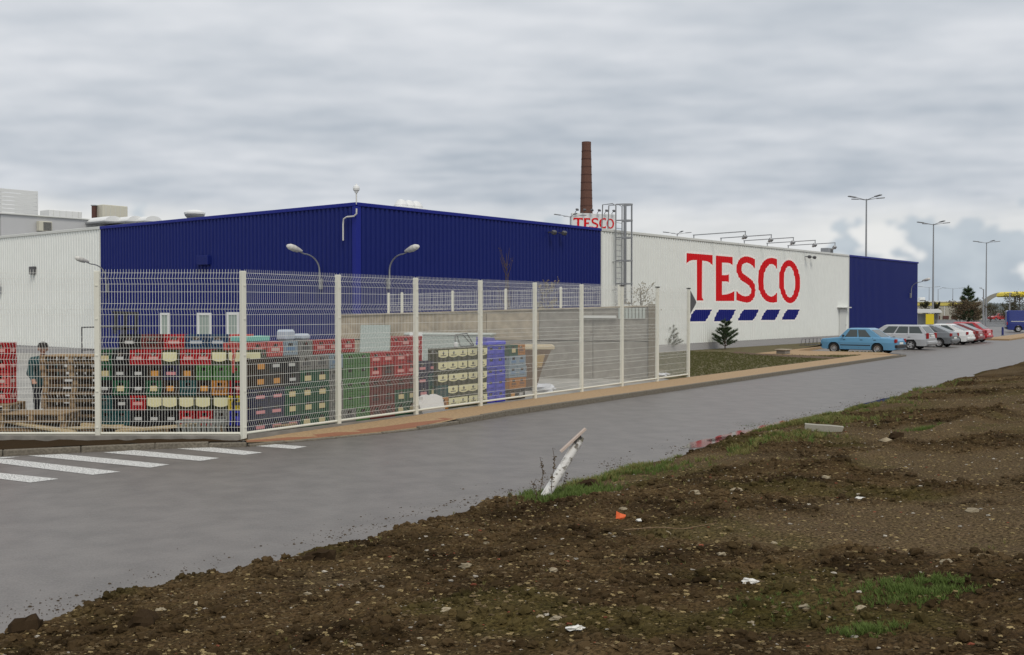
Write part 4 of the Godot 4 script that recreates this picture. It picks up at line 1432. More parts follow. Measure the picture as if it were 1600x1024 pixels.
func pallets(fy: float) -> void:
	var proto := thing("wooden_pallet", "", "pallet", Vector3.ZERO, "stacked wooden pallets")
	var tb := S_box(Vector3(1.2, 0.022, 0.12), 0.003)
	var sb := S_box(Vector3(0.1, 0.022, 0.8), 0.003)
	var bk := S_box(Vector3(0.1, 0.078, 0.1), 0.003)
	for z in [-0.34, -0.17, 0.0, 0.17, 0.34]: obj("top_board", tb, mats.wood, proto).position = Vector3(0, 0.122, z)
	for x in [-0.55, 0.0, 0.55]: obj("cross_board", sb, mats.wood_old, proto).position = Vector3(x, 0.1, 0)
	for z in [-0.35, 0.0, 0.35]:
		obj("bottom_board", tb, mats.wood_old, proto).position = Vector3(0, 0.0, z)
		for x in [-0.55, 0.0, 0.55]: obj("block", bk, mats.wood, proto).position = Vector3(x, 0.022, z)
	var first := true
	for e in [[-8.48, 20.35, 10, 0.0, "tall pallet stack beside the person"], [-10.0, 19.55, 4, 0.0, "low stack under the red crates"], [-8.85, 19.35, 3, 0.05, "low stack right behind the left fence"], [-7.25, 19.98, 1, 0.0, "row under the crates by the second post"], [-6.03, 19.98, 1, 0.0, "row under the crates, middle one"], [-4.81, 20.1, 1, 0.0, "row under the crates behind the corner post"]]:
		for k in e[2]:
			var where: String = e[4]
			var label := "weathered wooden pallet, %s in the %s" % ["bottommost" if k == 0 else NTH[k] + " up", where]
			var xf := Transform3D(Basis(Vector3.UP, e[3] + rng.randf_range(-0.06, 0.06)), W(e[0] + rng.randf_range(-0.04, 0.04), fy + 0.146 * k, e[1] + rng.randf_range(-0.04, 0.04)))
			if first:
				proto.transform = xf; proto.set_meta("label", label); first = false
			else: copy(proto, "wooden_pallet", label, xf)
	for i in 3:
		stack("RRRR" if i < 2 else "RPRR", W(-10.46 + i * 0.42, fy + 0.586, 19.55), Basis.IDENTITY, "%s red column on the low pallet stack" % NTH[i])
	# loose planks and a grey slatted tray at the foot of the left fence
	for e in [[-8.3, 19.1, 2.2, 0.06, "long", 0.16], [-7.2, 19.15, 1.6, -0.1, "pale", 0.2], [-6.5, 19.0, 1.5, 0.12, "thick", 0.24], [-8.6, 18.95, 1.3, -0.22, "short tilted", 0.3]]:
		var st := S()
		box(st, Vector3.ZERO, Vector3(e[2], 0.05, e[5] * 0.7), Basis.IDENTITY, 0.006)
		var pl := obj("loose_plank", st, mats.plank)
		pl.transform = Transform3D(Basis(Vector3.UP, e[3]) * Basis(Vector3.BACK, e[3] * 0.6), W(e[0], fy + 0.1 + e[5] * 0.3, e[1]))
		tag(pl, "%s loose timber plank lying behind the left fence" % e[4], "plank")
	var gt := thing("slatted_tray", "grey slatted plastic tray standing behind the corner of the fence", "tray", W(-5.75, fy, 19.15))
	var st := S()
	for k in 9: box(st, Vector3(-0.36 + k * 0.09, 0.14, 0.2), Vector3(0.035, 0.26, 0.02))
	for k in 9: box(st, Vector3(-0.36 + k * 0.09, 0.14, -0.2), Vector3(0.035, 0.26, 0.02))
	obj("slats", st, mat(0.2, 0.21, 0.19, 0.6), gt)
	st = S()
	for y in [0.02, 0.28]:
		for z in [-0.2, 0.2]: box(st, Vector3(0, y, z), Vector3(0.84, 0.035, 0.035), Basis.IDENTITY, 0.005)
		for x in [-0.41, 0.41]: box(st, Vector3(x, y, 0), Vector3(0.03, 0.034, 0.36))
	obj("rim", st, mat(0.24, 0.25, 0.23, 0.6), gt)
	# roll cage frame standing behind the pallets
	var rc := thing("roll_cage", "dark metal roll cage frame rising behind the tall pallet stack", "roll cage", W(-8.55, fy, 21.6))
	for x in [-0.42, 0.42]:
		st = S()
		tube(st, [Vector3(x, 0.1, 0), Vector3(x, 1.98, 0)], 0.014)
		obj("upright", st, mats.dark_steel, rc)
	st = S()
	for y in [0.12, 1.5, 1.97]: tube(st, [Vector3(-0.42, y, 0), Vector3(0.8, y + 0.03, 0)], 0.014)
	for x in [-0.2, 0.0, 0.2]: tube(st, [Vector3(x, 0.12, 0), Vector3(x, 1.5, 0)], 0.005)
	obj("crossbars", st, mats.dark_steel, rc)
	st = S()
	for x in [-0.38, 0.38]: lathe(st, [Vector2(0, -0.02), Vector2(0.05, -0.02), Vector2(0.05, 0.02), Vector2(0, 0.02)], 10, Transform3D(Basis(Vector3.RIGHT, PI / 2), Vector3(x, 0.05, 0)))
	obj("castor", st, mats.rubber, rc)
	var bs := thing("black_crate_frame", "black plastic frame standing on the rear crates by the second post", "frame", W(-7.55, fy + 1.87, 20.22))
	st = S()
	for x in [-0.2, 0.0, 0.2]: bar(st, Vector3(x, 0, 0), Vector3(x + 0.02, 0.42, 0), 0.04, 0.05)
	bar(st, Vector3(-0.24, 0.42, 0), Vector3(0.26, 0.4, 0), 0.05, 0.05)
	bar(st, Vector3(-0.24, 0.1, 0), Vector3(0.24, 0.1, 0), 0.04, 0.04)
	obj("bars", st, mats.black, bs)
# ---------------------------------------------------------------- person
func nets(bones: Array, cell: float, k: float, st: SurfaceTool) -> void:     # bones: a, b, ra, rb, colour
	var lo := Vector3.INF
	var hi := -Vector3.INF
	for e in bones:
		var r: float = maxf(e[2], e[3]) + 2.0 * cell
		for j in 2:
			lo = lo.min(e[j] - Vector3.ONE * r); hi = hi.max(e[j] + Vector3.ONE * r)
	var n := Vector3i(((hi - lo) / cell).ceil()) + Vector3i.ONE
	var f := PackedFloat32Array()
	f.resize(n.x * n.y * n.z)
	f.fill(1.0)
	for e in bones:
		var r: float = maxf(e[2], e[3]) + 3.0 * cell + k
		var a: Vector3 = e[0]
		var ab: Vector3 = e[1] - a
		var l2 := maxf(ab.length_squared(), 1e-9)
		var i0 := Vector3i(((a.min(e[1]) - Vector3.ONE * r - lo) / cell).floor()).max(Vector3i.ZERO)
		var i1 := Vector3i(((a.max(e[1]) + Vector3.ONE * r - lo) / cell).ceil()).min(n - Vector3i.ONE)
		for z in range(i0.z, i1.z + 1):
			for y in range(i0.y, i1.y + 1):
				for x in range(i0.x, i1.x + 1):
					var p := lo + Vector3(x, y, z) * cell
					var t := clampf((p - a).dot(ab) / l2, 0.0, 1.0)
					var d: float = p.distance_to(a + ab * t) - lerpf(e[2], e[3], t)
					var ix := x + n.x * (y + n.y * z)
					var h := maxf(k - absf(f[ix] - d), 0.0) / k
					f[ix] = minf(f[ix], d) - h * h * k * 0.25
	var vid := {}
	var pos := []
	for z in n.z - 1:
		for y in n.y - 1:
			for x in n.x - 1:
				var ix := x + n.x * (y + n.y * z)
				var s := Vector3.ZERO
				var c := 0
				var vals := []
				for o in 8:
					vals.append(f[ix + (o & 1) + n.x * ((o >> 1 & 1) + n.y * (o >> 2))])
				for ed in [[0, 1], [2, 3], [4, 5], [6, 7], [0, 2], [1, 3], [4, 6], [5, 7], [0, 4], [1, 5], [2, 6], [3, 7]]:
					var v0: float = vals[ed[0]]
					var v1: float = vals[ed[1]]
					if (v0 < 0) != (v1 < 0):
						var t := v0 / (v0 - v1)
						var q0 := Vector3(ed[0] & 1, ed[0] >> 1 & 1, ed[0] >> 2)
						var q1 := Vector3(ed[1] & 1, ed[1] >> 1 & 1, ed[1] >> 2)
						s += q0.lerp(q1, t); c += 1
				if c > 0:
					vid[ix] = pos.size()
					pos.append(lo + (Vector3(x, y, z) + s / c) * cell)
	var grad := func(p: Vector3) -> Vector3:
		var g := Vector3i(((p - lo) / cell).round()).clamp(Vector3i.ONE, n - Vector3i(2, 2, 2))
		var i: int = g.x + n.x * (g.y + n.y * g.z)
		return Vector3(f[i + 1] - f[i - 1], f[i + n.x] - f[i - n.x], f[i + n.x * n.y] - f[i - n.x * n.y]).normalized()
	var colour := func(p: Vector3) -> Color:
		var best := INF
		var c := Color.WHITE
		for e in bones:
			var ab: Vector3 = e[1] - e[0]
			var t := clampf((p - e[0]).dot(ab) / maxf(ab.length_squared(), 1e-9), 0, 1)
			var d: float = p.distance_to(e[0] + ab * t) - lerpf(e[2], e[3], t)
			if d < best: best = d; c = e[4]
		return c
	var step := [1, n.x, n.x * n.y]
	for z in range(1, n.z - 1):
		for y in range(1, n.y - 1):
			for x in range(1, n.x - 1):
				var ix := x + n.x * (y + n.y * z)
				for a in 3:
					if (f[ix] < 0) == (f[ix + step[a]] < 0): continue
					var u: int = step[(a + 1) % 3]
					var v: int = step[(a + 2) % 3]
					var q := [vid[ix - u - v], vid[ix - v], vid[ix], vid[ix - u]]
					for j in [0, 1, 2, 0, 2, 3] if f[ix] > 0 else [0, 2, 1, 0, 3, 2]:
						var p: Vector3 = pos[q[j]]
						st.set_normal(grad.call(p)); st.set_color(colour.call(p)); st.add_vertex(p)
func make_person(at: Vector3) -> void:
	at.y = 0.102
	var t := thing("person", "person in a dark teal jacket and dark cap behind the pallets", "person", at, "", Basis(Vector3.UP, 0.55).scaled(Vector3.ONE * 0.96))
	var J := Color(0.008, 0.05, 0.052)
	var T := Color(0.02, 0.022, 0.03)
	var K := Color(0.42, 0.24, 0.17)
	var H := Color(0.025, 0.018, 0.014)
	var Bo := Color(0.015, 0.013, 0.012)
	# leaning forward a little, arms reaching down to the pallets (z is ahead)
	var hip := Vector3(0, 0.9, -0.06)
	var chest := Vector3(0, 1.26, 0.04)
	var neck := Vector3(0, 1.43, 0.09)
	var bones := [[hip + Vector3(-0.07, 0, 0), hip + Vector3(0.07, 0, 0), 0.15, 0.15, J], [hip, chest, 0.16, 0.17, J], [chest + Vector3(-0.1, 0.04, 0), chest + Vector3(0.1, 0.04, 0), 0.14, 0.14, J], [chest, neck, 0.1, 0.062, J], [neck, neck + Vector3(0, 0.08, 0.03), 0.055, 0.055, K]]
	for s in [-1.0, 1.0]:
		var sh := chest + Vector3(0.2 * s, 0.09, 0)
		var el := sh + Vector3(0.06 * s, -0.27, 0.08)
		var wr := el + Vector3(-0.04 * s, -0.13, 0.2)
		bones.append([sh, el, 0.075, 0.06, J]); bones.append([el, wr, 0.056, 0.042, J])
		bones.append([wr, wr + Vector3(-0.005 * s, -0.03, 0.05), 0.034, 0.036, K])
		var hj := hip + Vector3(0.1 * s, -0.05, 0)
		var kn := Vector3(0.11 * s, 0.49, 0.02 + 0.03 * s)
		var an := Vector3(0.12 * s, 0.08, -0.05 + 0.05 * s)
		bones.append([hj, kn, 0.1, 0.068, T]); bones.append([kn, an, 0.064, 0.05, T]); bones.append([an + Vector3(0, -0.03, -0.03), an + Vector3(0, -0.035, 0.15), 0.05, 0.042, Bo])
	var st := S()
	nets(bones, 0.022, 0.05, st)
	# head and hands on finer grids, in the same mesh
	var hd := neck + Vector3(0, 0.16, 0.05)
	var hb := [[hd + Vector3(0, 0.035, -0.015), hd + Vector3(0, 0.02, 0.02), 0.095, 0.088, K], [hd + Vector3(0, -0.04, 0.03), hd + Vector3(0, -0.08, 0.05), 0.062, 0.042, K], [hd + Vector3(0, 0.02, 0.1), hd + Vector3(0, -0.025, 0.122), 0.009, 0.017, K], [hd + Vector3(-0.022, -0.062, 0.083), hd + Vector3(0.022, -0.062, 0.083), 0.009, 0.009, Color(0.3, 0.11, 0.09)], [hd + Vector3(0, 0.05, -0.05), hd + Vector3(0, -0.03, -0.06), 0.08, 0.06, H], [neck + Vector3(0, 0.02, 0), hd + Vector3(0, -0.06, 0), 0.055, 0.055, K]]
	for s in [-1.0, 1.0]:
		hb.append([hd + Vector3(0.092 * s, 0.02, -0.01), hd + Vector3(0.09 * s, -0.02, -0.005), 0.017, 0.013, K])
		hb.append([hd + Vector3(0.034 * s, 0.012, 0.086), hd + Vector3(0.036 * s, 0.012, 0.088), 0.012, 0.012, Color(0.05, 0.035, 0.03)])
	nets(hb, 0.009, 0.012, st)
	for s in [-1.0, 1.0]:
		var wr: Vector3 = chest + Vector3(0.2 * s, 0.09, 0) + Vector3(0.06 * s, -0.27, 0.08) + Vector3(-0.04 * s, -0.13, 0.2)
		var palm := wr + Vector3(-0.005 * s, -0.04, 0.07)
		var fb := [[wr, palm, 0.03, 0.033, K]]
		for k in 4:
			var r := palm + Vector3((k - 1.5) * 0.021, -0.005, 0.02)
			var l: float = [0.04, 0.046, 0.043, 0.034][k]
			fb.append([r, r + Vector3(0, -0.01, l), 0.0095, 0.009, K])
			fb.append([r + Vector3(0, -0.01, l), r + Vector3(0, -0.03, l + 0.022), 0.009, 0.008, K])
		fb.append([palm + Vector3(-0.03 * s, 0, -0.01), palm + Vector3(-0.055 * s, -0.012, 0.03), 0.012, 0.009, K])
		nets(fb, 0.006, 0.008, st)
	var pm := mat(1, 1, 1, 0.85)
	pm.vertex_color_use_as_albedo = true
	obj("body", st, pm, t)
	st = S()
	lathe(st, [Vector2(0.104, 0.0), Vector2(0.108, 0.04), Vector2(0.085, 0.09), Vector2(0.04, 0.112), Vector2(0, 0.116)], 18, Transform3D(Basis.IDENTITY, hd + Vector3(0, 0.045, 0.0)))
	prism(st, PackedVector2Array([Vector2(-0.08, 0.05), Vector2(0.08, 0.05), Vector2(0.07, 0.14), Vector2(0.0, 0.165), Vector2(-0.07, 0.14)]), Transform3D(Basis(Vector3.RIGHT, Vector3(0, 0, 1), Vector3(0, -1, 0)), hd + Vector3(0, 0.052, 0)), 0.012)
	obj("cap", st, mat(0.02, 0.018, 0.016, 0.9), t)

# ---------------------------------------------------------------- concrete wall in the yard
func make_yard_wall() -> void:
	var a := W(-6.28, 0.1, 37.0)
	var e := W(4.55, 0.1, 34.55)
	var d := (e - a).normalized()
	var L := a.distance_to(e)
	var b := yaw(d)
	var t := thing("yard_wall", "grey-beige concrete panel wall closing the yard", "wall", a, "", b)
	var n := 6
	var top := func(x: float) -> float: return lerpf(2.14, 2.47, x / L)
	for i in n:
		var x0 := L * i / n + 0.008
		var x1 := L * (i + 1) / n - 0.008
		var m: Material = mats.concrete if i < 3 else mats.concrete_grey
		var st := S()
		prism(st, PackedVector2Array([Vector2(x0, -0.1), Vector2(x1, -0.1), Vector2(x1, 1.25), Vector2(x0, 1.25)]), Transform3D.IDENTITY, 0.2)
		obj("lower_panel", st, m, t)
		st = S()
		prism(st, PackedVector2Array([Vector2(x0, 1.29), Vector2(x1, 1.29), Vector2(x1, top.call(x1) - 0.05), Vector2(x0, top.call(x0) - 0.05)]), Transform3D(Basis.IDENTITY, Vector3(0, 0, -0.015)), 0.2)
		obj("upper_panel", st, mats.concrete if i < 4 else m, t)
	var st := S()
	prism(st, PackedVector2Array([Vector2(0, top.call(0.0) - 0.048), Vector2(L, top.call(L) - 0.048), Vector2(L, top.call(L)), Vector2(0, top.call(0.0))]), Transform3D.IDENTITY, 0.28)
	obj("coping", st, mats.concrete, t)
	st = S()
	prism(st, PackedVector2Array([Vector2(0, -0.1), Vector2(L, -0.1), Vector2(L, 2.07), Vector2(0, 2.07)]), Transform3D(Basis.IDENTITY, Vector3(0, 0, -0.05)), 0.08)
	obj("core", st, mats.cap, t)
	st = S()
	box(st, Vector3(L + 0.12, 1.2, 0.02), Vector3(0.22, 2.62, 0.34), Basis.IDENTITY, 0.015)
	obj("end_pier", st, textured(mat(0.17, 0.14, 0.095, 0.9), mats.grain, 1.0), t)
	st = S()
	box(st, Vector3(line_t(935, a, d), 2.08, 0.16), Vector3(1.25, 0.09, 0.1), Basis.IDENTITY, 0.01)
	obj("ledge", st, mats.white_trim, t)
	st = S()
	for k in 8: box(st, Vector3(L * 0.915 + k * 0.115, 2.2, 0.115), Vector3(0.09, 0.36, 0.03), Basis.IDENTITY, 0.008)
	obj("ribbed_sheet", st, mat(0.40, 0.45, 0.42, 0.5), t)
	# railing on the wall
	var rl := thing("guard_rail", "white mesh guard rail standing on the concrete wall", "railing", a, "", b)
	var xs := []
	for px in [607.0, 628.0, 707.0, 790.0, 876.0, 967.0]: xs.append(line_t(px, a, d))
	var pm := post_mesh(0.74, 0.075)
	for x in xs: obj("post", pm, mats.fence, rl).position = Vector3(x, top.call(x) - 0.02, -0.02)
	for i in xs.size() - 1:
		st = S()
		var l: float = xs[i + 1] - xs[i]
		for k in 5:
			tube(st, [Vector3(xs[i], top.call(xs[i]) + 0.08 + 0.14 * k, -0.02), Vector3(xs[i + 1], top.call(xs[i + 1]) + 0.08 + 0.14 * k, -0.02)], 0.0045, -1.0, 4, false)
		var c := int(l / 0.06)
		for k in range(1, c):
			var x: float = xs[i] + l * k / c
			tube(st, [Vector3(x, top.call(x) + 0.05, -0.02), Vector3(x, top.call(x) + 0.68, -0.02)], 0.0035, -1.0, 4, false)
		obj("mesh_panel", st, mats.wire, rl)
	# pale boards and a long pale container in front of it
	var bd := obj("leaning_board", S_box(Vector3(1.1, 1.8, 0.04), 0.006), textured(mat(0.40, 0.46, 0.43, 0.6), mats.grain, 0.5))
	var bp := at_depth(584, 541, 36.0)
	bd.transform = Transform3D(b * Basis(Vector3.RIGHT, -0.1), Vector3(bp.x, 0.1, bp.z))
	tag(bd, "pale greenish board leaning against the concrete wall", "board")
	var lb := at_depth(703, 540, 35.2)
	var box_ := thing("pale_container", "long pale grey-green container in front of the concrete wall", "container", Vector3(lb.x, 0.1, lb.z), "", b)
	st = S()
	box(st, Vector3(0, 0.77, 0), Vector3(3.0, 1.42, 0.5), Basis.IDENTITY, 0.03)
	obj("body", st, textured(mat(0.40, 0.45, 0.42, 0.6), mats.grain, 0.5), box_)
	st = S()
	box(st, Vector3(0, 1.5, 0), Vector3(3.1, 0.08, 0.58), Basis.IDENTITY, 0.02)
	obj("lid", st, mat(0.46, 0.5, 0.47, 0.5), box_)
	st = S()
	for x in [-1.2, 1.2]: box(st, Vector3(x, 0.03, 0), Vector3(0.2, 0.06, 0.4))
	obj("foot", st, mats.dark_steel, box_)
	var wp := at_depth(650, 545, 33.0)
	var wb := obj("white_panel", S_box(Vector3(0.42, 1.6, 0.06), 0.01), mats.roof_white)
	wb.transform = Transform3D(b, Vector3(wp.x, 0.1, wp.z))
	tag(wb, "narrow white panel standing upright behind the red crates", "panel")
# ---------------------------------------------------------------- cars
func car(label: String, at: Vector3, heading: Vector3, paint: Color, c: Dictionary) -> Node3D:
	# local x from the nose backwards, y up, z to the side; at = ground under the rear axle
	var t := thing(c.get("name", "parked_car"), label, c.get("cat", "car"), Vector3.ZERO, "vehicles parked in the bays", yaw(-heading))
	var L: float = c.L
	var hw: float = c.W * 0.5
	var wx: Array = c.wheels
	var wr: float = c.get("wr", 0.29)
	t.position = at - t.basis.x * wx[1]
	var pm := mat(paint.r, paint.g, paint.b, 0.3, c.get("metal", 0.0))
	pm.clearcoat_enabled = true; pm.clearcoat = 0.45; pm.clearcoat_roughness = 0.08
	var crease: float = c.get("crease", 0.62)
	var sill := 0.24
	var wid := func(x: float, y: float) -> float:
		var e := maxf(absf(x - L * 0.5) / (L * 0.5) - 0.7, 0.0) / 0.3
		var k := 1.0 - 0.13 * e * e
		if y < crease: k *= lerpf(0.978, 1.0, clampf((y - sill) / (crease - sill), 0, 1))
		else: k *= lerpf(1.0, 0.93, clampf((y - crease) / 0.35, 0, 1))
		return hw * k
	var xs := []
	for i in 57: xs.append(lerpf(0.0, L, i / 56.0))
	var R := wr + 0.055
	for w in wx:
		for k in 13: xs.append(w - R * cos(PI * k / 12.0))
		xs.append(w - R - 0.001); xs.append(w + R + 0.001)
	for p in c.top: xs.append(clampf(p[0], 0.0, L))
	xs.sort()
	var low := func(x: float) -> float:
		for w in wx:
			if absf(x - w) <= R: return wr + sqrt(maxf(R * R - (x - w) * (x - w), 0.0)) if absf(x - w) < R - 1e-4 else wr - 0.06
		return sill + 0.1 * clampf(1.0 - x / 0.12, 0, 1) + 0.1 * clampf(1.0 - (L - x) / 0.12, 0, 1)
	var upp := func(x: float) -> float:
		for i in c.top.size() - 1:
			if x >= c.top[i][0] and x <= c.top[i + 1][0]:
				return lerpf(c.top[i][1], c.top[i + 1][1], (x - c.top[i][0]) / maxf(c.top[i + 1][0] - c.top[i][0], 1e-6))
		return c.top[0][1] if x < c.top[0][0] else c.top[c.top.size() - 1][1]
	var st := S()
	for i in xs.size() - 1:
		var x0: float = xs[i]
		var x1: float = xs[i + 1]
		if x1 - x0 < 1e-5: continue
		var l0: float = low.call(x0)
		var l1: float = low.call(x1)
		var t0: float = upp.call(x0)
		var t1: float = upp.call(x1)
		for sgn in [-1.0, 1.0]:
			for lv in [[minf(l0, crease), minf(l1, crease), crease, crease], [crease, crease, t0 - 0.045, t1 - 0.045], [t0 - 0.045, t1 - 0.045, t0, t1]]:
				var ins: float = 0.05 if lv[2] == t0 else 0.0
				var q := []
				for e in [[x0, lv[0], 0.0], [x1, lv[1], 0.0], [x1, lv[3], ins], [x0, lv[2], ins]]: q.append(Vector3(e[0], e[1], sgn * (wid.call(e[0], minf(e[1], t0 - 0.045)) - e[2])))
				face(st, q, Vector3(0, 0.2, sgn))
		face(st, [Vector3(x0, t0, -(wid.call(x0, t0 - 0.045) - 0.05)), Vector3(x1, t1, -(wid.call(x1, t0 - 0.045) - 0.05)), Vector3(x1, t1, wid.call(x1, t0 - 0.045) - 0.05), Vector3(x0, t0, wid.call(x0, t0 - 0.045) - 0.05)], Vector3.UP)
		face(st, [Vector3(x0, l0, -wid.call(x0, l0)), Vector3(x1, l1, -wid.call(x1, l1)), Vector3(x1, l1, wid.call(x1, l1)), Vector3(x0, l0, wid.call(x0, l0))], Vector3.DOWN)
	for x in [0.0, L]:
		var hx := Vector3(-1 if x == 0.0 else 1, 0, 0)
		var yl: float = low.call(x)
		var yt: float = upp.call(x)
		face(st, [Vector3(x, yl, -wid.call(x, yl)), Vector3(x, yl, wid.call(x, yl)), Vector3(x, crease, wid.call(x, crease)), Vector3(x, crease, -wid.call(x, crease))], hx)
		face(st, [Vector3(x, crease, -wid.call(x, crease)), Vector3(x, crease, wid.call(x, crease)), Vector3(x, yt, wid.call(x, yt) - 0.05), Vector3(x, yt, -(wid.call(x, yt) - 0.05))], hx)
	obj("body", st, pm, t)
	if c.has("cab"):
		var g: Array = c.cab           # base front x, roof front x, roof rear x, base rear x, belt y, roof y
		var by: float = g[4] - 0.03
		var bw: float = hw * 0.93
		var rw: float = hw * 0.76
		st = S()
		var B := [Vector3(g[0], by, bw * 0.94), Vector3(g[3], by, bw * 0.94)]
		var T := [Vector3(g[1], g[5] - 0.05, rw), Vector3(g[2], g[5] - 0.05, rw)]
		var X := [Vector3(g[1] + 0.14, g[5], rw - 0.13), Vector3(g[2] - 0.14, g[5], rw - 0.13)]
		var mz := func(v: Vector3) -> Vector3: return Vector3(v.x, v.y, -v.z)
		for s in 2:
			var f := func(v: Vector3) -> Vector3: return v if s == 0 else mz.call(v)
			var sd := Vector3(0, 0.3, 1.0 if s == 0 else -1.0)
			face(st, [f.call(B[0]), f.call(B[1]), f.call(T[1]), f.call(T[0])], sd)
			face(st, [f.call(T[0]), f.call(T[1]), f.call(X[1]), f.call(X[0])], sd + Vector3.UP)
		face(st, [B[0], T[0], mz.call(T[0]), mz.call(B[0])], Vector3(-1, 0.5, 0))
		face(st, [T[0], X[0], mz.call(X[0]), mz.call(T[0])], Vector3(-0.5, 1, 0))
		face(st, [X[0], X[1], mz.call(X[1]), mz.call(X[0])], Vector3.UP)
		face(st, [T[1], X[1], mz.call(X[1]), mz.call(T[1])], Vector3(0.5, 1, 0))
		face(st, [B[1], T[1], mz.call(T[1]), mz.call(B[1])], Vector3(1, 0.5, 0))
		obj("cabin", st, pm, t)
		# panes a little proud of the cabin
		var pane := func(a: Vector3, b2: Vector3, c2: Vector3, d2: Vector3, u0: float, u1: float, v0: float, v1: float, out: Vector3, called: String) -> void:
			var q := []
			for e in [[u0, v0], [u1, v0], [u1, v1], [u0, v1]]:
				q.append(a.lerp(b2, e[0]).lerp(d2.lerp(c2, e[0]), e[1]))
			var n: Vector3 = (q[1] - q[0]).cross(q[3] - q[0]).normalized()
			if n.dot(out) < 0: n = -n
			var ps := S()
			var o := []
			for v in q: o.append(v + n * 0.012)
			face(ps, o, n)
			for i in 4: face(ps, [q[i], q[(i + 1) % 4], o[(i + 1) % 4], o[i]], (q[i] + q[(i + 1) % 4]) * 0.5 - (q[0] + q[2]) * 0.5)
			obj(called, ps, mats.glass, t)
		for s in 2:
			var f := func(v: Vector3) -> Vector3: return v if s == 0 else mz.call(v)
			for w in c.panes: pane.call(f.call(B[0]), f.call(B[1]), f.call(T[1]), f.call(T[0]), w[0], w[1], 0.1, 0.9, Vector3(0, 0, 1.0 if s == 0 else -1.0), "side_window")
		pane.call(B[0], mz.call(B[0]), mz.call(T[0]), T[0], 0.06, 0.94, 0.06, 0.92, Vector3(-1, 0.5, 0), "windscreen")
		pane.call(B[1], mz.call(B[1]), mz.call(T[1]), T[1], 0.08, 0.92, 0.12, 0.9, Vector3(1, 0.5, 0), "rear_window")
		# door joints as thin recessed-looking gaskets
		st = S()
		for x in c.doors:
			for s in [-1.0, 1.0]: bar(st, Vector3(x, 0.32, s * (wid.call(x, 0.32) + 0.002)), Vector3(x, by + 0.02, s * (wid.call(x, by) + 0.002)), 0.006, 0.012)
		obj("door_gap", st, mats.black, t)
		st = S()
		for x in c.doors:
			for s in [-1.0, 1.0]: box(st, Vector3(x + 0.12, crease + 0.14, s * (hw * 0.975)), Vector3(0.15, 0.03, 0.025), Basis.IDENTITY, 0.006)
		obj("door_handle", st, mats.black, t)
		st = S()
		for s in [-1.0, 1.0]: box(st, Vector3(g[0] + 0.32, by + 0.1, s * (hw + 0.03)), Vector3(0.09, 0.12, 0.16), Basis.IDENTITY, 0.03)
		obj("mirror", st, mats.black, t)
	# bumpers, strips, lights, plates
	var bm: Material = pm if c.get("painted", false) else mats.black
	st = S()
	box(st, Vector3(0.03, 0.45, 0), Vector3(0.14, 0.17, c.W * 0.9), Basis.IDENTITY, 0.03)
	obj("front_bumper", st, bm, t)
	st = S()
	box(st, Vector3(L - 0.02, 0.44, 0), Vector3(0.16, 0.18, c.W * 0.9), Basis.IDENTITY, 0.03)
	obj("rear_bumper", st, bm, t)
	if c.get("strip", true):
		st = S()
		for s in [-1.0, 1.0]: box(st, Vector3((wx[0] + wx[1]) * 0.5, 0.47, s * (hw * 0.985)), Vector3(wx[1] - wx[0] - wr * 2 - 0.16, 0.05, 0.02), Basis.IDENTITY, 0.006)
		obj("side_strip", st, mats.black, t)
	var ty: float = c.get("tail_y", 0.72)
	for s in [-1.0, 1.0]:
		st = S()
		box(st, Vector3(L - 0.05, ty, s * hw * 0.78), Vector3(0.1, c.get("tail_h", 0.2), hw * 0.3), Basis.IDENTITY, 0.015)
		obj("tail_light", st, mats.lens_red, t)
		st = S()
		box(st, Vector3(0.06, 0.66, s * hw * 0.68), Vector3(0.1, 0.15, hw * 0.34), Basis.IDENTITY, 0.015)
		obj("headlight", st, mats.lens_white, t)
	st = S()
	box(st, Vector3(L + 0.012 - c.get("plate_in", 0.0), c.get("plate_y", 0.6), 0), Vector3(0.02, 0.11, 0.5), Basis.IDENTITY, 0.004)
	obj("number_plate", st, mats.plate, t)
	st = S()
	box(st, Vector3(L * 0.5, 0.27, 0), Vector3(L * 0.86, 0.12, c.W * 0.7))
	for w in wx: box(st, Vector3(w, 0.4, 0), Vector3(wr * 2.0, 0.42, c.W * 0.62))
	obj("underbody", st, mats.black, t)
	var tyre := S()
	lathe(tyre, [Vector2(wr * 0.62, -0.08), Vector2(wr * 0.93, -0.085), Vector2(wr, -0.05), Vector2(wr, 0.05), Vector2(wr * 0.93, 0.085), Vector2(wr * 0.62, 0.08)], 22, Transform3D(Basis(Vector3.RIGHT, PI / 2), Vector3.ZERO))
	var tm := tyre.commit()
	var rim := S()
	lathe(rim, [Vector2(0, -0.05), Vector2(wr * 0.2, -0.06), Vector2(wr * 0.3, -0.045), Vector2(wr * 0.62, -0.06), Vector2(wr * 0.64, -0.08), Vector2(wr * 0.66, 0.0), Vector2(wr * 0.64, 0.08), Vector2(wr * 0.62, 0.06), Vector2(wr * 0.3, 0.045), Vector2(wr * 0.2, 0.06), Vector2(0, 0.05)], 16, Transform3D(Basis(Vector3.RIGHT, PI / 2), Vector3.ZERO))
	var holes := S()
	for k in c.get("spokes", 8):
		var a: float = TAU * (k + 0.5) / c.get("spokes", 8)
		for s in [-1.0, 1.0]: box(holes, Vector3(cos(a) * wr * 0.44, sin(a) * wr * 0.44, s * 0.058), Vector3(wr * 0.22, wr * c.get("hole", 0.1), 0.012), Basis(Vector3.BACK, a))
	var rmesh := rim.commit()
	var hmesh := holes.commit()
	for w in wx:
		for s in [-1.0, 1.0]:
			var wh := obj("wheel", tm, mats.rubber, t)
			wh.position = Vector3(w, wr, s * (hw - 0.11))
			obj("rim", rmesh, mats.rim, wh)
			obj("rim_slots", hmesh, mats.black, wh)
	return t
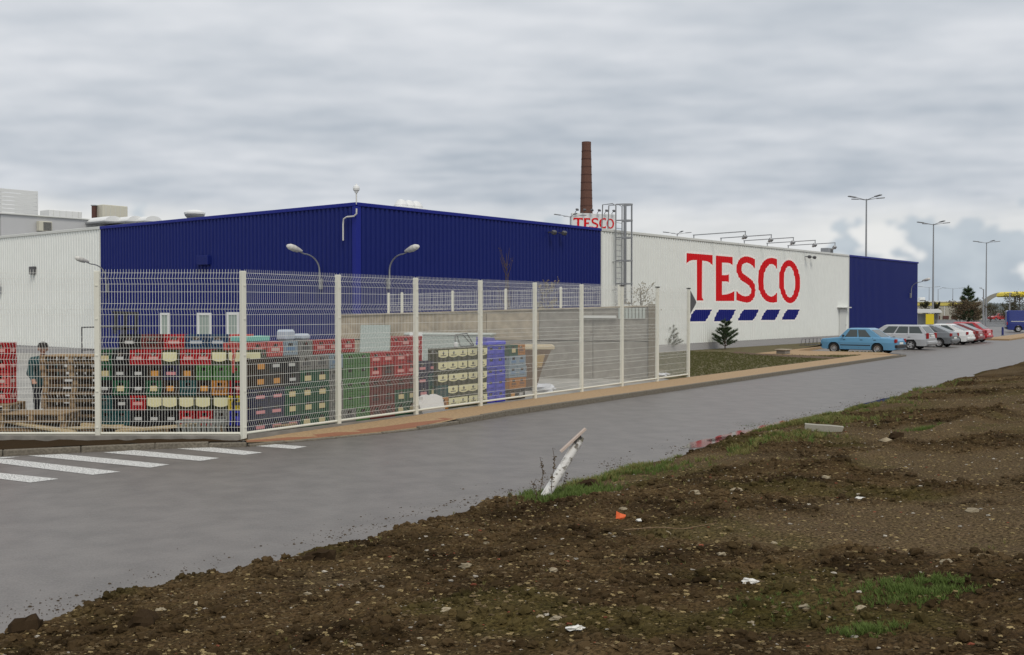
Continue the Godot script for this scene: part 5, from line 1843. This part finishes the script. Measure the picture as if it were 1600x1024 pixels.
func make_cars() -> void:
	var hd := -Vector3(0.76, 0, 0.65)        # noses point to the store
	var blue := {"L": 4.2, "W": 1.61, "wheels": [0.78, 3.2], "top": [[0.0, 0.74], [0.08, 0.80], [1.0, 0.885], [2.2, 0.91], [3.35, 0.90], [4.12, 0.85], [4.19, 0.72]], "cab": [1.02, 1.5, 2.72, 3.42, 0.90, 1.40], "panes": [[0.14, 0.44], [0.48, 0.77]], "doors": [1.25, 2.2, 2.95], "tail_y": 0.73, "tail_h": 0.2, "spokes": 12}
	car("light blue boxy saloon car, first in the row beside the path", SQ(57.6, -15.3), hd, Color(0.105, 0.29, 0.47), blue)
	var est := {"L": 4.5, "W": 1.74, "wheels": [0.88, 3.5], "wr": 0.31, "top": [[0.0, 0.68], [0.1, 0.74], [1.1, 0.94], [2.4, 0.97], [4.3, 0.98], [4.46, 0.9], [4.49, 0.7]], "cab": [1.12, 1.85, 4.05, 4.44, 0.97, 1.48], "panes": [[0.16, 0.40], [0.43, 0.66], [0.69, 0.93]], "doors": [1.5, 2.4, 3.3], "painted": true, "metal": 0.35, "tail_y": 0.84, "tail_h": 0.34, "spokes": 5, "hole": 0.26, "plate_y": 0.85, "strip": false}
	car("silver estate car with five-spoke wheels behind the blue saloon", SQ(65.0, -15.35), hd, Color(0.48, 0.49, 0.50), est)
	var hat := {"L": 4.05, "W": 1.69, "wheels": [0.85, 3.3], "top": [[0.0, 0.66], [0.1, 0.73], [1.05, 0.92], [2.4, 0.95], [3.75, 0.97], [4.0, 0.9], [4.04, 0.7]], "cab": [1.08, 1.75, 2.85, 3.9, 0.95, 1.41], "panes": [[0.16, 0.42], [0.46, 0.78]], "doors": [1.4, 2.6], "painted": true, "tail_y": 0.8, "tail_h": 0.2, "spokes": 8}
	var h2 := hat.duplicate()
	h2.metal = 0.3
	car("dark grey hatchback between the silver estate and the white hatchback", SQ(70.3, -14.9), hd, Color(0.16, 0.17, 0.18), h2)
	var h3 := hat.duplicate()
	car("white three-door hatchback with sloping tail in the row of bays", SQ(75.3, -14.9), hd, Color(0.72, 0.73, 0.72), h3)
	var h4 := hat.duplicate()
	car("maroon hatchback tucked between the white and the red hatchback", SQ(78.7, -14.9), hd, Color(0.2, 0.03, 0.03), h4)
	var h5 := hat.duplicate()
	h5.cab = [1.0, 1.7, 3.2, 3.85, 0.95, 1.47]
	h5.panes = [[0.16, 0.44], [0.48, 0.86]]
	car("bright red hatchback, last in the row of bays", SQ(81.9, -14.9), hd, Color(0.45, 0.02, 0.028), h5)
	# van passing the end of the lot
	var van := {"name": "blue_van", "cat": "van", "L": 5.1, "W": 1.95, "wheels": [0.95, 4.0], "wr": 0.33, "crease": 0.9, "top": [[0.0, 0.95], [0.75, 1.2], [1.45, 2.1], [1.75, 2.24], [4.95, 2.26], [5.08, 2.15], [5.09, 0.95]], "tail_y": 0.9, "tail_h": 0.3}
	var vp := on_y(1590, 519, 0.0)
	var v := car("dark blue panel van with a pale side line beyond the bollard", vp, Vector3(0.94, 0, 0.34), Color(0.02, 0.035, 0.2), van)
	var st := S()
	for s in [-1.0, 1.0]: box(st, Vector3(3.4, 1.12, s * 0.975), Vector3(2.6, 0.05, 0.02))
	obj("side_line", st, mats.plate, v)
	st = S()
	for s in [-1.0, 1.0]: prism(st, PackedVector2Array([Vector2(0.95, 1.25), Vector2(1.9, 1.25), Vector2(1.9, 1.85), Vector2(1.42, 1.85)]), Transform3D(Basis.IDENTITY, Vector3(0, 0, s * 0.95)), 0.03)
	obj("side_window", st, mats.glass, v)
	var fp := on_y(1567, 500.5, 0.0)
	car("distant red car parked at the filling station", fp, Vector3(-0.9, 0, 0.3), Color(0.42, 0.03, 0.03), hat.duplicate())
	# bollard
	var bp := on_y(1567, 524.5, 0.12)
	var bo := thing("bollard", "dark blue bollard standing on the far path", "bollard", bp)
	st = S()
	lathe(st, [Vector2(0.09, 0), Vector2(0.09, 0.66), Vector2(0.075, 0.72), Vector2(0, 0.74)], 12, Transform3D.IDENTITY)
	obj("tube", st, mat(0.02, 0.03, 0.16, 0.5), bo)
	st = S()
	lathe(st, [Vector2(0.14, 0), Vector2(0.14, 0.03), Vector2(0.09, 0.05)], 12, Transform3D.IDENTITY)
	obj("collar", st, mats.dark_steel, bo)

# ---------------------------------------------------------------- lamps, chimney, pylon
func mast_lamp(base: Vector3, h: float, arms: int, turn: float, label: String, span := 2.0) -> void:
	var t := thing("street_lamp", label, "street lamp", base, "tall car park lamps", Basis(Vector3.UP, turn))
	var st := S()
	tube(st, [Vector3.ZERO, Vector3(0, h * 0.5, 0), Vector3(0, h, 0)], 0.12, 0.06, 8)
	obj("mast", st, mats.galv, t)
	for k in arms:
		var a := TAU * k / arms
		var d := Vector3(cos(a), 0, sin(a))
		st = S()
		tube(st, [Vector3(0, h - 0.1, 0), d * span * 0.6 + Vector3(0, h + 0.1, 0)], 0.035, 0.03, 6)
		var arm := obj("arm", st, mats.galv, t)
		st = S()
		box(st, d * span * 0.8 + Vector3(0, h + 0.14, 0), Vector3(span * 0.42, 0.1, 0.3), yaw(d) * Basis(Vector3.BACK, 0.1), 0.04)
		obj("lamp_head", st, mats.galv, arm)
func make_masts() -> void:
	var g := func(px: float, z: float) -> Vector3:
		var p := at_depth(px, 482, z)
		return Vector3(p.x, 0.0, p.z)
	var topy := func(px: float, py: float, z: float) -> float: return at_depth(px, py, z).y
	mast_lamp(g.call(1353, 96.0), topy.call(1353, 311, 96.0), 4, 0.35, "tall four-armed lamp mast rising behind the far blue wall")
	mast_lamp(g.call(1458, 116.0), topy.call(1458, 350, 116.0), 4, 0.2, "tall four-armed lamp mast beside the white shelter")
	mast_lamp(g.call(1541, 148.0), topy.call(1541, 379, 148.0), 4, 0.1, "tall four-armed lamp mast near the grey arched roof")
	mast_lamp(g.call(891, 122.0), topy.call(891, 338, 122.0), 4, 0.3, "lamp mast seen beside the roof-high name sign")
	mast_lamp(g.call(1058, 140.0), topy.call(1058, 365, 140.0), 4, 0.2, "lamp mast top showing over the white wall")
	mast_lamp(g.call(1452, 260.0), topy.call(1452, 449, 260.0), 2, 0.2, "faint far lamp mast behind the low yellow-banded building", 3.0)
	mast_lamp(g.call(1489, 260.0), topy.call(1489, 451, 260.0), 2, 0.2, "faint far lamp mast left of the conifer", 3.0)
	mast_lamp(g.call(1466, 280.0), topy.call(1466, 452, 280.0), 1, 0.2, "faint far single-arm lamp mast between its neighbours", 1.0)
	mast_lamp(g.call(1537, 120.0), topy.call(1537, 452, 120.0), 1, 2.0, "thin pale pole beside the lamp mast by the arched roof", 0.5)
	mast_lamp(g.call(1578, 120.0), topy.call(1578, 460, 120.0), 1, 1.0, "thin pale pole in front of the blue van's rear", 0.5)
	# brick chimney
	var z := 231.0
	var cp: Vector3 = g.call(916, z)
	var H: float = topy.call(916, 222, z)
	var ch := thing("brick_chimney", "tall tapering brick factory chimney behind the store", "chimney", cp)
	var st := S()
	lathe(st, [Vector2(1.72, 0), Vector2(1.45, H * 0.55), Vector2(1.02, H - 0.8), Vector2(1.04, H - 0.75), Vector2(1.04, H), Vector2(0.8, H), Vector2(0.78, H - 1.0)], 20, Transform3D.IDENTITY)
	obj("shaft", st, mats.brick, ch)
	for k in 13:
		var y := H * (0.42 + 0.044 * k)
		var r := lerpf(1.45, 1.02, clampf((y - H * 0.55) / (H * 0.45), 0, 1)) + (0.0 if y > H * 0.55 else (H * 0.55 - y) / (H * 0.55) * 0.27)
		st = S()
		lathe(st, [Vector2(r, y - 0.06), Vector2(r + 0.05, y - 0.06), Vector2(r + 0.05, y + 0.06), Vector2(r, y + 0.06)], 20, Transform3D.IDENTITY)
		obj("iron_band", st, mats.hoop, ch)
	# roof-high name sign on posts
	z = 126.0
	var s0 := at_depth(892, 336, z)
	var w: float = 70.0 * z / F
	var sg := thing("name_sign", "white name sign with red lettering rising behind the blue wall", "sign", Vector3(s0.x + w * 0.5, 0, s0.z), "", Basis(Vector3.UP, 0.35))
	var sw := w / cos(0.35)
	var ty: float = at_depth(925, 334, z).y
	st = S()
	box(st, Vector3(0, ty - 1.5, 0), Vector3(sw, 3.0, 0.35), Basis.IDENTITY, 0.03)
	obj("board", st, mats.roof_white, sg)
	for x in [-0.35, 0.35]:
		st = S()
		tube(st, [Vector3(sw * x, 0, -0.1), Vector3(sw * x, ty - 2.9, -0.1)], 0.18)
		obj("post", st, mats.galv, sg)
	for k in 6:
		st = S()
		bar(st, Vector3(sw * (-0.42 + k * 0.168), ty, 0), Vector3(sw * (-0.42 + k * 0.168), ty + 0.35, 0.6), 0.05, 0.05)
		box(st, Vector3(sw * (-0.42 + k * 0.168), ty + 0.35, 0.7), Vector3(0.34, 0.2, 0.3), Basis(Vector3.RIGHT, 0.6), 0.04)
		obj("spotlight", st, mats.dark_steel, sg)
	var ls := sw * 0.93 / 1015.0
	var map := func(list: Array) -> PackedVector2Array:
		var r := PackedVector2Array()
		for p in list: r.append(Vector2((p[0] - 580.0) * ls, -((p[1] - 0.09 * p[0]) - 590.0) * ls * 0.62 * 0.95))
		return r
	var ly := ty - 1.28
	for l in [LETTER_T, LETTER_E, LETTER_S, LETTER_C]:
		st = S()
		prism(st, map.call(l), Transform3D(Basis.IDENTITY, Vector3(0, ly, 0.19)), 0.04)
		obj("letter", st, mats.red_print, sg)
	var oo: PackedVector2Array = map.call(ellipse(993, 640, 94, 193, 6))
	var oi: PackedVector2Array = map.call(ellipse(992, 640, 56, 150, 4))
	st = S()
	for k in 36:
		var q := (k + 1) % 36
		face(st, [Vector3(oo[k].x, oo[k].y + ly, 0.21), Vector3(oo[q].x, oo[q].y + ly, 0.21), Vector3(oi[q].x, oi[q].y + ly, 0.21), Vector3(oi[k].x, oi[k].y + ly, 0.21)], Vector3(0, 0, 1))
	obj("letter", st, mats.red_print, sg)

# ---------------------------------------------------------------- plants
func conifer(base: Vector3, h: float, w: float, m: Material, label: String, seed_: int, dens := 1.0) -> void:
	var t := thing("pine_tree", label, "tree", base)
	var r := RandomNumberGenerator.new()
	r.seed = seed_
	var st := S()
	tube(st, [Vector3.ZERO, Vector3(0.01 * h, h * 0.5, 0), Vector3(0, h * 0.98, 0)], h * 0.022, h * 0.005, 6)
	var lf := S()
	var whorls := 8
	for k in whorls:
		var y := h * (0.1 + 0.86 * k / whorls)
		var len := w * 0.5 * (1.0 - 0.82 * float(k) / whorls) * r.randf_range(0.85, 1.15)
		var nb := 7 - k / 2
		for i in nb:
			var a := TAU * (i + r.randf() * 0.7) / nb + k
			var d := Vector3(cos(a), r.randf_range(0.35, 0.85), sin(a))
			var p0 := Vector3(0, y, 0)
			var p1 := p0 + d * len * r.randf_range(0.75, 1.1)
			tube(st, [p0, p1], h * 0.008, h * 0.003, 4, false)
			var cnt := int(190 * dens)
			for j in cnt:
				var f := r.randf_range(0.25, 1.05)
				var c := p0.lerp(p1, f)
				var nd := (d.normalized() * 0.8 + Vector3(r.randfn(0, 0.45), r.randfn(0.1, 0.4), r.randfn(0, 0.45))).normalized()
				var sd := nd.cross(Vector3(r.randf() - 0.5, r.randf() - 0.5, r.randf() - 0.5)).normalized() * h * 0.008
				tri(lf, c - sd, c + sd, c + nd * h * r.randf_range(0.06, 0.11), sd.cross(nd))
	for j in int(60 * dens):
		var c := Vector3(0, h * r.randf_range(0.85, 0.98), 0)
		var nd := Vector3(r.randfn(0, 0.3), 1, r.randfn(0, 0.3)).normalized()
		var sd := nd.cross(Vector3(r.randf() - 0.5, 0, r.randf() - 0.5)).normalized() * h * 0.008
		tri(lf, c - sd, c + sd, c + nd * h * 0.09, sd.cross(nd))
	obj("trunk", st, mats.bark, t)
	obj("crown", lf, m, t)
func broadleaf(called: String, base: Vector3, h: float, w: float, m: Material, label: String, seed_: int, leaves: int, size: float, low := 0.3, cat := "tree", thick := 1.0) -> void:
	var t := thing(called, label, cat, base)
	var r := RandomNumberGenerator.new()
	r.seed = seed_
	var st := S()
	tube(st, [Vector3.ZERO, Vector3(0.02 * h, h * 0.4, 0), Vector3(0, h * 0.95, 0)], h * 0.02 * thick, h * 0.004 * thick, 6)
	var tips := []
	for i in 26:
		var y := h * r.randf_range(low * 0.7, 0.85)
		var a := r.randf() * TAU
		var reach := w * 0.5 * r.randf_range(0.45, 1.0) * (1.0 - 0.55 * absf(y / h - 0.55))
		var p0 := Vector3(0, y, 0)
		var p1 := p0 + Vector3(cos(a) * reach, r.randf_range(0.08, 0.25) * h, sin(a) * reach)
		p1.y = minf(p1.y, h)
		tube(st, [p0, p0.lerp(p1, 0.5) + Vector3.DOWN * 0.02 * h, p1], h * 0.008 * thick, h * 0.002 * thick, 4, false)
		tips.append([p0, p1])
	var lf := S()
	for i in leaves:
		var e = tips[r.randi() % tips.size()]
		var c: Vector3 = e[0].lerp(e[1], r.randf_range(0.35, 1.08)) + Vector3(r.randfn(0, 0.05), r.randfn(0, 0.05), r.randfn(0, 0.05)) * w
		var a := Vector3(r.randfn(), r.randfn(), r.randfn()).normalized() * size
		var b := a.cross(Vector3(r.randfn(), r.randfn(), r.randfn())).normalized() * size * 0.6
		face(lf, [c - a, c + b, c + a, c - b], a.cross(b))
	obj("trunk", st, mats.bark, t)
	obj("crown", lf, m, t)
func make_plants() -> void:
	conifer(on_y(1133, 546, 0.12), 1.72, 1.5, mats.needle, "small dark green pine on the lawn before the white wall", 3)
	conifer(on_y(1044, 549, 0.12), 1.55, 1.4, mats.needle_pale, "small pale pine on the lawn behind the fence's end panel", 5, 1.3)
	var q := func(px: float, z: float, y := 0.1) -> Vector3:
		var p := at_depth(px, 482, z)
		return Vector3(p.x, y, p.z)
	broadleaf("bare_shrub", q.call(1001, 44.0), 3.5, 1.7, mats.leaf_dry, "nearly bare shrub showing above the concrete wall's end", 4, 330, 0.045, 0.5, "shrub", 0.5)
	broadleaf("bare_sapling", q.call(791, 43.0), 4.9, 1.0, mats.leaf_brown, "bare reddish sapling in front of the blue long wall", 8, 60, 0.03, 0.4, "tree", 0.4)
	broadleaf("brown_bush", q.call(853, 42.5), 3.6, 1.3, mats.leaf_dry, "brownish bush behind the guard rail by the blue wall", 9, 420, 0.05, 0.5, "shrub", 0.5)
	# far plants by the filling station
	conifer(q.call(1513, 150.0, 0.0), at_depth(1513, 448, 150.0).y, 3.4, mats.needle, "dark conifer standing beyond the parked cars", 12, 1.2)
	for e in [[1500, 142.0, 3.4, 3.6, "round brown-leaved tree left below the conifer", 21], [1522, 140.0, 3.6, 3.6, "round brown-leaved tree under the conifer's right side", 22], [1445, 165.0, 3.5, 2.0, "small bush-like tree behind the white shelter", 23], [1464, 168.0, 3.5, 1.8, "small bush-like tree right of the white shelter", 24], [1575, 170.0, 3.4, 3.4, "dark tree beside the yellow canopy's pillar", 25], [1593, 165.0, 5.0, 5.0, "dark tree in front of the yellow canopy's right part", 26], [1548, 190.0, 3.2, 4.0, "low dark tree under the grey arched roof", 27]]:
		broadleaf("leafy_tree", q.call(e[0], e[1], 0.0), e[2], e[3], mats.leaf_dark if e[5] > 22 else mats.leaf_brown, e[4], e[5], 1100, 0.11)
	# dry weeds around the leaning post
	for e in [[846, 780, 0.5, "tall dry weed stalk left of the leaning white post"], [864, 778, 0.6, "dry weed stalk behind the leaning white post"], [836, 782, 0.25, "short dry weed sprig by the leaning post"], [795, 792, 0.2, "small dry sprig on the field's edge away from the post"], [882, 775, 0.3, "thin dry stalk right of the leaning post's foot"]]:
		var p := on_field(e[0], e[1])
		var t := thing("dry_weed", e[3], "weed", p)
		var r := RandomNumberGenerator.new()
		r.seed = int(e[0])
		var st := S()
		var pts := []
		for k in 6: pts.append(Vector3(0.02 * sin(k * 1.3 + e[0]), e[2] * k / 5.0, 0.02 * cos(k)))
		pts.append(pts[5] + Vector3(0.035, -0.02, 0))
		tube(st, pts, 0.005, 0.002, 5)
		obj("stalk", st, mats.bark, t)
		st = S()
		for k in int(e[2] * 110):
			var f := r.randf_range(0.35, 1.0)
			var c: Vector3 = pts[int(f * 5)] + Vector3(r.randfn(0, 0.012), r.randfn(0, 0.02), r.randfn(0, 0.012))
			var a := Vector3(r.randfn(), r.randfn(), r.randfn()).normalized() * 0.014
			var b := a.cross(Vector3(r.randfn(), r.randfn(), r.randfn())).normalized() * 0.008
			face(st, [c - a, c + b, c + a, c - b], a.cross(b))
		obj("leaves", st, mats.leaf_brown, t)

# ---------------------------------------------------------------- small things near the road and the far background
func make_small() -> void:
	# broken, leaning white post with a split board
	var foot := on_field(850, 779)
	var tip := at_depth(905, 688, -foot.z + 0.1)
	var t := thing("leaning_post", "broken white post leaning over the road with a split board on top", "post", foot)
	var d := tip - foot
	var st := S()
	tube(st, [d * -0.12, d * 0.15, d * 0.55, d], 0.06, 0.055, 12)
	var pm := mat(1, 1, 1, 0.6)
	pm.albedo_texture = ramp_tex(noise_img(0.03, 61, 256, 4), [[0.0, Color(0.08, 0.06, 0.04)], [0.26, Color(0.1, 0.08, 0.05)], [0.34, Color(0.74, 0.73, 0.7)], [1.0, Color(0.82, 0.81, 0.78)]])
	pm.uv1_triplanar = true; pm.uv1_world_triplanar = true; pm.uv1_scale = Vector3.ONE * 1.3
	obj("shaft", st, pm, t)
	st = S()
	tube(st, [d * 0.985, d * 1.03, d * 1.06], 0.056, 0.035, 12)
	obj("bracket_end", st, textured(mat(0.33, 0.31, 0.24, 0.7), mats.grain, 4.0), t)
	st = S()
	var b0 := at_depth(876, 706, -foot.z + 0.02) - foot
	var b1 := at_depth(915, 670, -foot.z + 0.05) - foot
	bar(st, b0, b1, 0.09, 0.022)
	var board := obj("board", st, textured(mat(0.62, 0.5, 0.42, 0.8), mats.grain, 3.0), t)
	st = S()
	for k in 2:
		var bp := b0.lerp(b1, 0.55 + 0.22 * k)
		tube(st, [bp, bp + Vector3(0.02, -0.06, 0.0)], 0.008, -1.0, 6)
	obj("bolt", st, mats.dark_steel, board)
	# orange scrap, slab, twig, litter on the field
	var op := on_field(968, 812)
	var o := obj("orange_scrap", S(), mats.black)
	st = S()
	face(st, [Vector3(-0.05, 0, 0), Vector3(0.0, 0.02, 0.03), Vector3(0.01, 0.07, 0.0), Vector3(-0.04, 0.09, -0.02)], Vector3(0, 0, 1))
	face(st, [Vector3(0.0, 0.02, 0.03), Vector3(0.07, 0.01, 0.0), Vector3(0.12, 0.04, -0.02), Vector3(0.01, 0.07, 0.0)], Vector3(0, 0, 1))
	face(st, [Vector3(-0.05, 0, 0), Vector3(-0.02, -0.01, 0.06), Vector3(0.05, 0.0, 0.05), Vector3(0.0, 0.02, 0.03)], Vector3.UP)
	o.mesh = st.commit()
	o.material_override = mat(0.75, 0.13, 0.03, 0.6)
	o.position = op
	o.scale = Vector3(0.75, 0.9, 0.75)
	tag(o, "crumpled orange plastic scrap on the soil", "litter")
	var cp := on_field(1288, 674)
	st = S()
	prism(st, PackedVector2Array([Vector2(-0.34, -0.05), Vector2(0.3, -0.05), Vector2(0.34, 0.05), Vector2(0.1, 0.07), Vector2(-0.12, 0.075), Vector2(-0.34, 0.09)]), Transform3D.IDENTITY, 0.2)
	var sl := obj("concrete_slab", st, textured(mat(0.36, 0.34, 0.28, 0.9), mats.grain, 2.0))
	sl.transform = Transform3D(Basis(Vector3.UP, -0.25), cp + Vector3.UP * 0.04)
	tag(sl, "broken grey kerb slab lying on the field's edge", "slab")
	var tp := on_field(1050, 828)
	st = S()
	tube(st, [Vector3(-0.45, 0.02, 0.1), Vector3(-0.15, 0.03, 0.04), Vector3(0.1, 0.02, 0.06), Vector3(0.42, 0.05, -0.06)], 0.006, 0.003, 6)
	var tw := obj("twig", st, mats.wood_old)
	tw.position = tp
	tag(tw, "thin pale twig lying on the soil", "twig")
	for e in [[1172, 911, 0.035, 1], [900, 985, 0.03, 2], [1000, 815, 0.025, 3], [1345, 780, 0.03, 4]]:
		var p := on_field(e[0], e[1])
		var pl := obj("white_rubble", stone_mesh(30 + e[3], 1.1), mat(0.66, 0.65, 0.6, 0.8))
		pl.transform = Transform3D(Basis(Vector3.UP, e[3]).scaled(Vector3(e[2] * 1.6, e[2] * 0.5, e[2])), p + Vector3.UP * 0.01)
		tag(pl, "flat whitish piece of rubble on the soil", "rubble", "whitish rubble on the field")
	# stone cover on the lawn, cycle stands by the wall
	var mp := on_y(1224, 553, 0.13)
	var mc := thing("concrete_hatch", "low concrete hatch box on the path beside the lawn", "hatch", mp, "", yaw(VL))
	st = S()
	box(st, Vector3(0, 0.09, 0), Vector3(0.6, 0.18, 0.5), Basis.IDENTITY, 0.02)
	obj("box", st, mats.concrete_grey, mc)
	st = S()
	box(st, Vector3(0, 0.21, 0), Vector3(0.75, 0.06, 0.62), Basis.IDENTITY, 0.015)
	obj("lid", st, mats.concrete, mc)
	var rp := on_y(1268, 539.5, 0.12)
	var rk := thing("cycle_stand", "low dark cycle stand on the grass by the white wall", "cycle stand", rp, "", yaw(VL))
	for k in 5:
		st = S()
		tube(st, [Vector3(-1.2 + k * 0.6, 0, 0.2), Vector3(-1.2 + k * 0.6, 0.42, 0.1), Vector3(-1.2 + k * 0.6, 0.42, -0.1), Vector3(-1.2 + k * 0.6, 0, -0.2)], 0.014, -1.0, 6)
		obj("hoop", st, mats.dark_steel, rk)
	st = S()
	for z in [-0.2, 0.2]: bar(st, Vector3(-1.4, 0.03, z), Vector3(1.4, 0.03, z), 0.04, 0.03)
	obj("base_rail", st, mats.dark_steel, rk)
	# white trolley shelter by the far corner
	var sp := on_y(1450, 519, 0.0)
	var sh := thing("trolley_shelter", "small white-roofed shelter beside the far blue corner", "shelter", sp, "", yaw(Vector3(0.96, 0, 0.28)))
	st = S()
	var arc := PackedVector2Array([Vector2(-1.3, 2.0), Vector2(1.1, 2.0), Vector2(1.3, 2.05), Vector2(1.15, 2.3), Vector2(0.9, 2.4), Vector2(-1.3, 2.42)])
	prism(st, arc, Transform3D.IDENTITY, 2.0)
	obj("roof", st, mats.roof_white, sh)
	for x in [-1.1, 0.9]:
		for z in [-0.8, 0.8]:
			st = S()
			bar(st, Vector3(x, 0, z), Vector3(x, 2.0, z), 0.08, 0.08)
			obj("leg", st, mats.galv, sh)
	st = S()
	box(st, Vector3(0.1, 1.35, 0.9), Vector3(0.8, 1.1, 0.04), Basis.IDENTITY, 0.01)
	obj("poster", st, mats.yellow, sh)
	st = S()
	box(st, Vector3(-0.1, 1.0, -0.86), Vector3(1.9, 1.8, 0.03))
	obj("back_panel", st, mat(0.35, 0.38, 0.4, 0.2), sh)
	# low building with a yellow band
	var z := 225.0
	var bp2 := at_depth(1478, 482, z)
	var lb := thing("low_building", "low cream building with a yellow band far behind the car park", "building", Vector3(bp2.x, 0, bp2.z), "", yaw(Vector3(0.99, 0, -0.1)))
	st = S()
	box(st, Vector3(0, 1.5, -4), Vector3(17.0, 3.1, 8.0))
	obj("wall", st, textured(mat(0.42, 0.40, 0.33, 0.8), mats.grain, 0.1), lb)
	st = S()
	box(st, Vector3(0, 3.4, -4), Vector3(17.3, 0.75, 8.3), Basis.IDENTITY, 0.03)
	obj("yellow_band", st, mat(0.55, 0.46, 0.1, 0.6), lb)
	st = S()
	box(st, Vector3(0, 3.93, -4), Vector3(17.5, 0.3, 8.5), Basis.IDENTITY, 0.03)
	obj("parapet", st, mats.white_trim, lb)
	for k in 5:
		st = S()
		box(st, Vector3(-6.5 + k * 3.1, 1.5, 0.02), Vector3(0.12, 3.0, 0.08))
		obj("pilaster", st, mats.white_trim, lb)
	for k in 4:
		st = S()
		box(st, Vector3(-2.0 + k * 2.0, 0.5, 0.08), Vector3(1.4, 0.7, 0.1), Basis.IDENTITY, 0.02)
		obj("low_window", st, mats.hoop, lb)
	var uv := at_depth(1446, 470, 224.0)
	var un := thing("roof_unit", "small white vent unit on the low cream building's roof", "roof unit", Vector3(uv.x, 4.06, uv.z - 2.0))
	st = S()
	box(st, Vector3(0, 0.5, 0), Vector3(1.2, 0.6, 1.0), Basis.IDENTITY, 0.05)
	obj("casing", st, mats.roof_white, un)
	st = S()
	box(st, Vector3(0.2, 0.1, 0.1), Vector3(1.0, 0.2, 0.8))
	obj("base", st, mats.dark_steel, un)
	# filling station: grey arched roof and yellow canopy
	var ap := at_depth(1548, 482, 205.0)
	var arch := thing("arched_roof", "grey arched roof of the filling station behind the lamp mast", "roof", Vector3(ap.x, 0, ap.z))
	st = S()
	var outer := PackedVector2Array()
	for k in 13:
		var a := lerpf(0.42, 0.98, k / 12.0) * PI
		outer.append(Vector2(4.2 * cos(a) + 2.0, 1.6 + 4.2 * sin(a) * 0.95))
	for k in 13:
		var a := lerpf(0.98, 0.42, k / 12.0) * PI
		outer.append(Vector2(3.7 * cos(a) + 2.4, 1.4 + 3.8 * sin(a) * 0.95))
	prism(st, outer, Transform3D(Basis(Vector3.UP, -0.4), Vector3.ZERO), 7.0)
	obj("shell", st, mat(0.30, 0.29, 0.25, 0.6), arch)
	st = S()
	for zz in [-2.5, 2.5]: tube(st, [Vector3(-2.0, 0, zz), Vector3(-1.9, 2.2, zz)], 0.15)
	obj("pillar", st, mats.galv, arch)
	var yp := at_depth(1600, 482, 190.0)
	var can := thing("station_canopy", "bright yellow filling station canopy with rounded end", "canopy", Vector3(yp.x, 0, yp.z))
	st = S()
	var yc := PackedVector2Array([Vector2(-3.0, 4.75), Vector2(-2.7, 4.55), Vector2(9, 4.55), Vector2(9, 5.5), Vector2(-2.1, 5.5), Vector2(-2.8, 5.25)])
	prism(st, yc, Transform3D.IDENTITY, 9.0)
	obj("roof", st, mats.yellow, can)
	for x in [-1.6, 5.0]:
		st = S()
		tube(st, [Vector3(x, 0, 0), Vector3(x, 4.55, 0)], 0.22)
		obj("pillar", st, mats.galv, can)
	# hills on the horizon
	st = S()
	for i in 60:
		var q := []
		for k in 2:
			var x := -1500.0 + (i + k) * 70.0
			var h := 9.0 + 12.0 * (0.5 + n_big.get_noise_2d(x * 0.004, 3.0))
			q.append(W(x, -5, 1600)); q.append(W(x, h, 1800)); q.append(W(x, -5, 2300))
		face(st, [q[0], q[3], q[4], q[1]], Vector3(0, 1, 1))
		face(st, [q[1], q[4], q[5], q[2]], Vector3(0, 1, -1))
	struct("hills", st, textured(mat(0.10, 0.125, 0.13, 1.0), mats.grain, 0.01))

func _ready() -> void:
	n_big.seed = 2; n_big.frequency = 0.35; n_big.fractal_octaves = 4; n_big.noise_type = FastNoiseLite.TYPE_SIMPLEX_SMOOTH
	n_mid.seed = 6; n_mid.frequency = 1.1; n_mid.fractal_octaves = 4; n_mid.noise_type = FastNoiseLite.TYPE_SIMPLEX_SMOOTH
	n_fin.seed = 9; n_fin.frequency = 5.0; n_fin.fractal_octaves = 3; n_fin.noise_type = FastNoiseLite.TYPE_SIMPLEX_SMOOTH
	make_view()
	make_materials()
	make_ground()
	make_field()
	make_store()
	make_fence()
	make_yard_wall()
	make_goods()
	make_cars()
	make_masts()
	make_plants()
	make_small()
	make_grass()
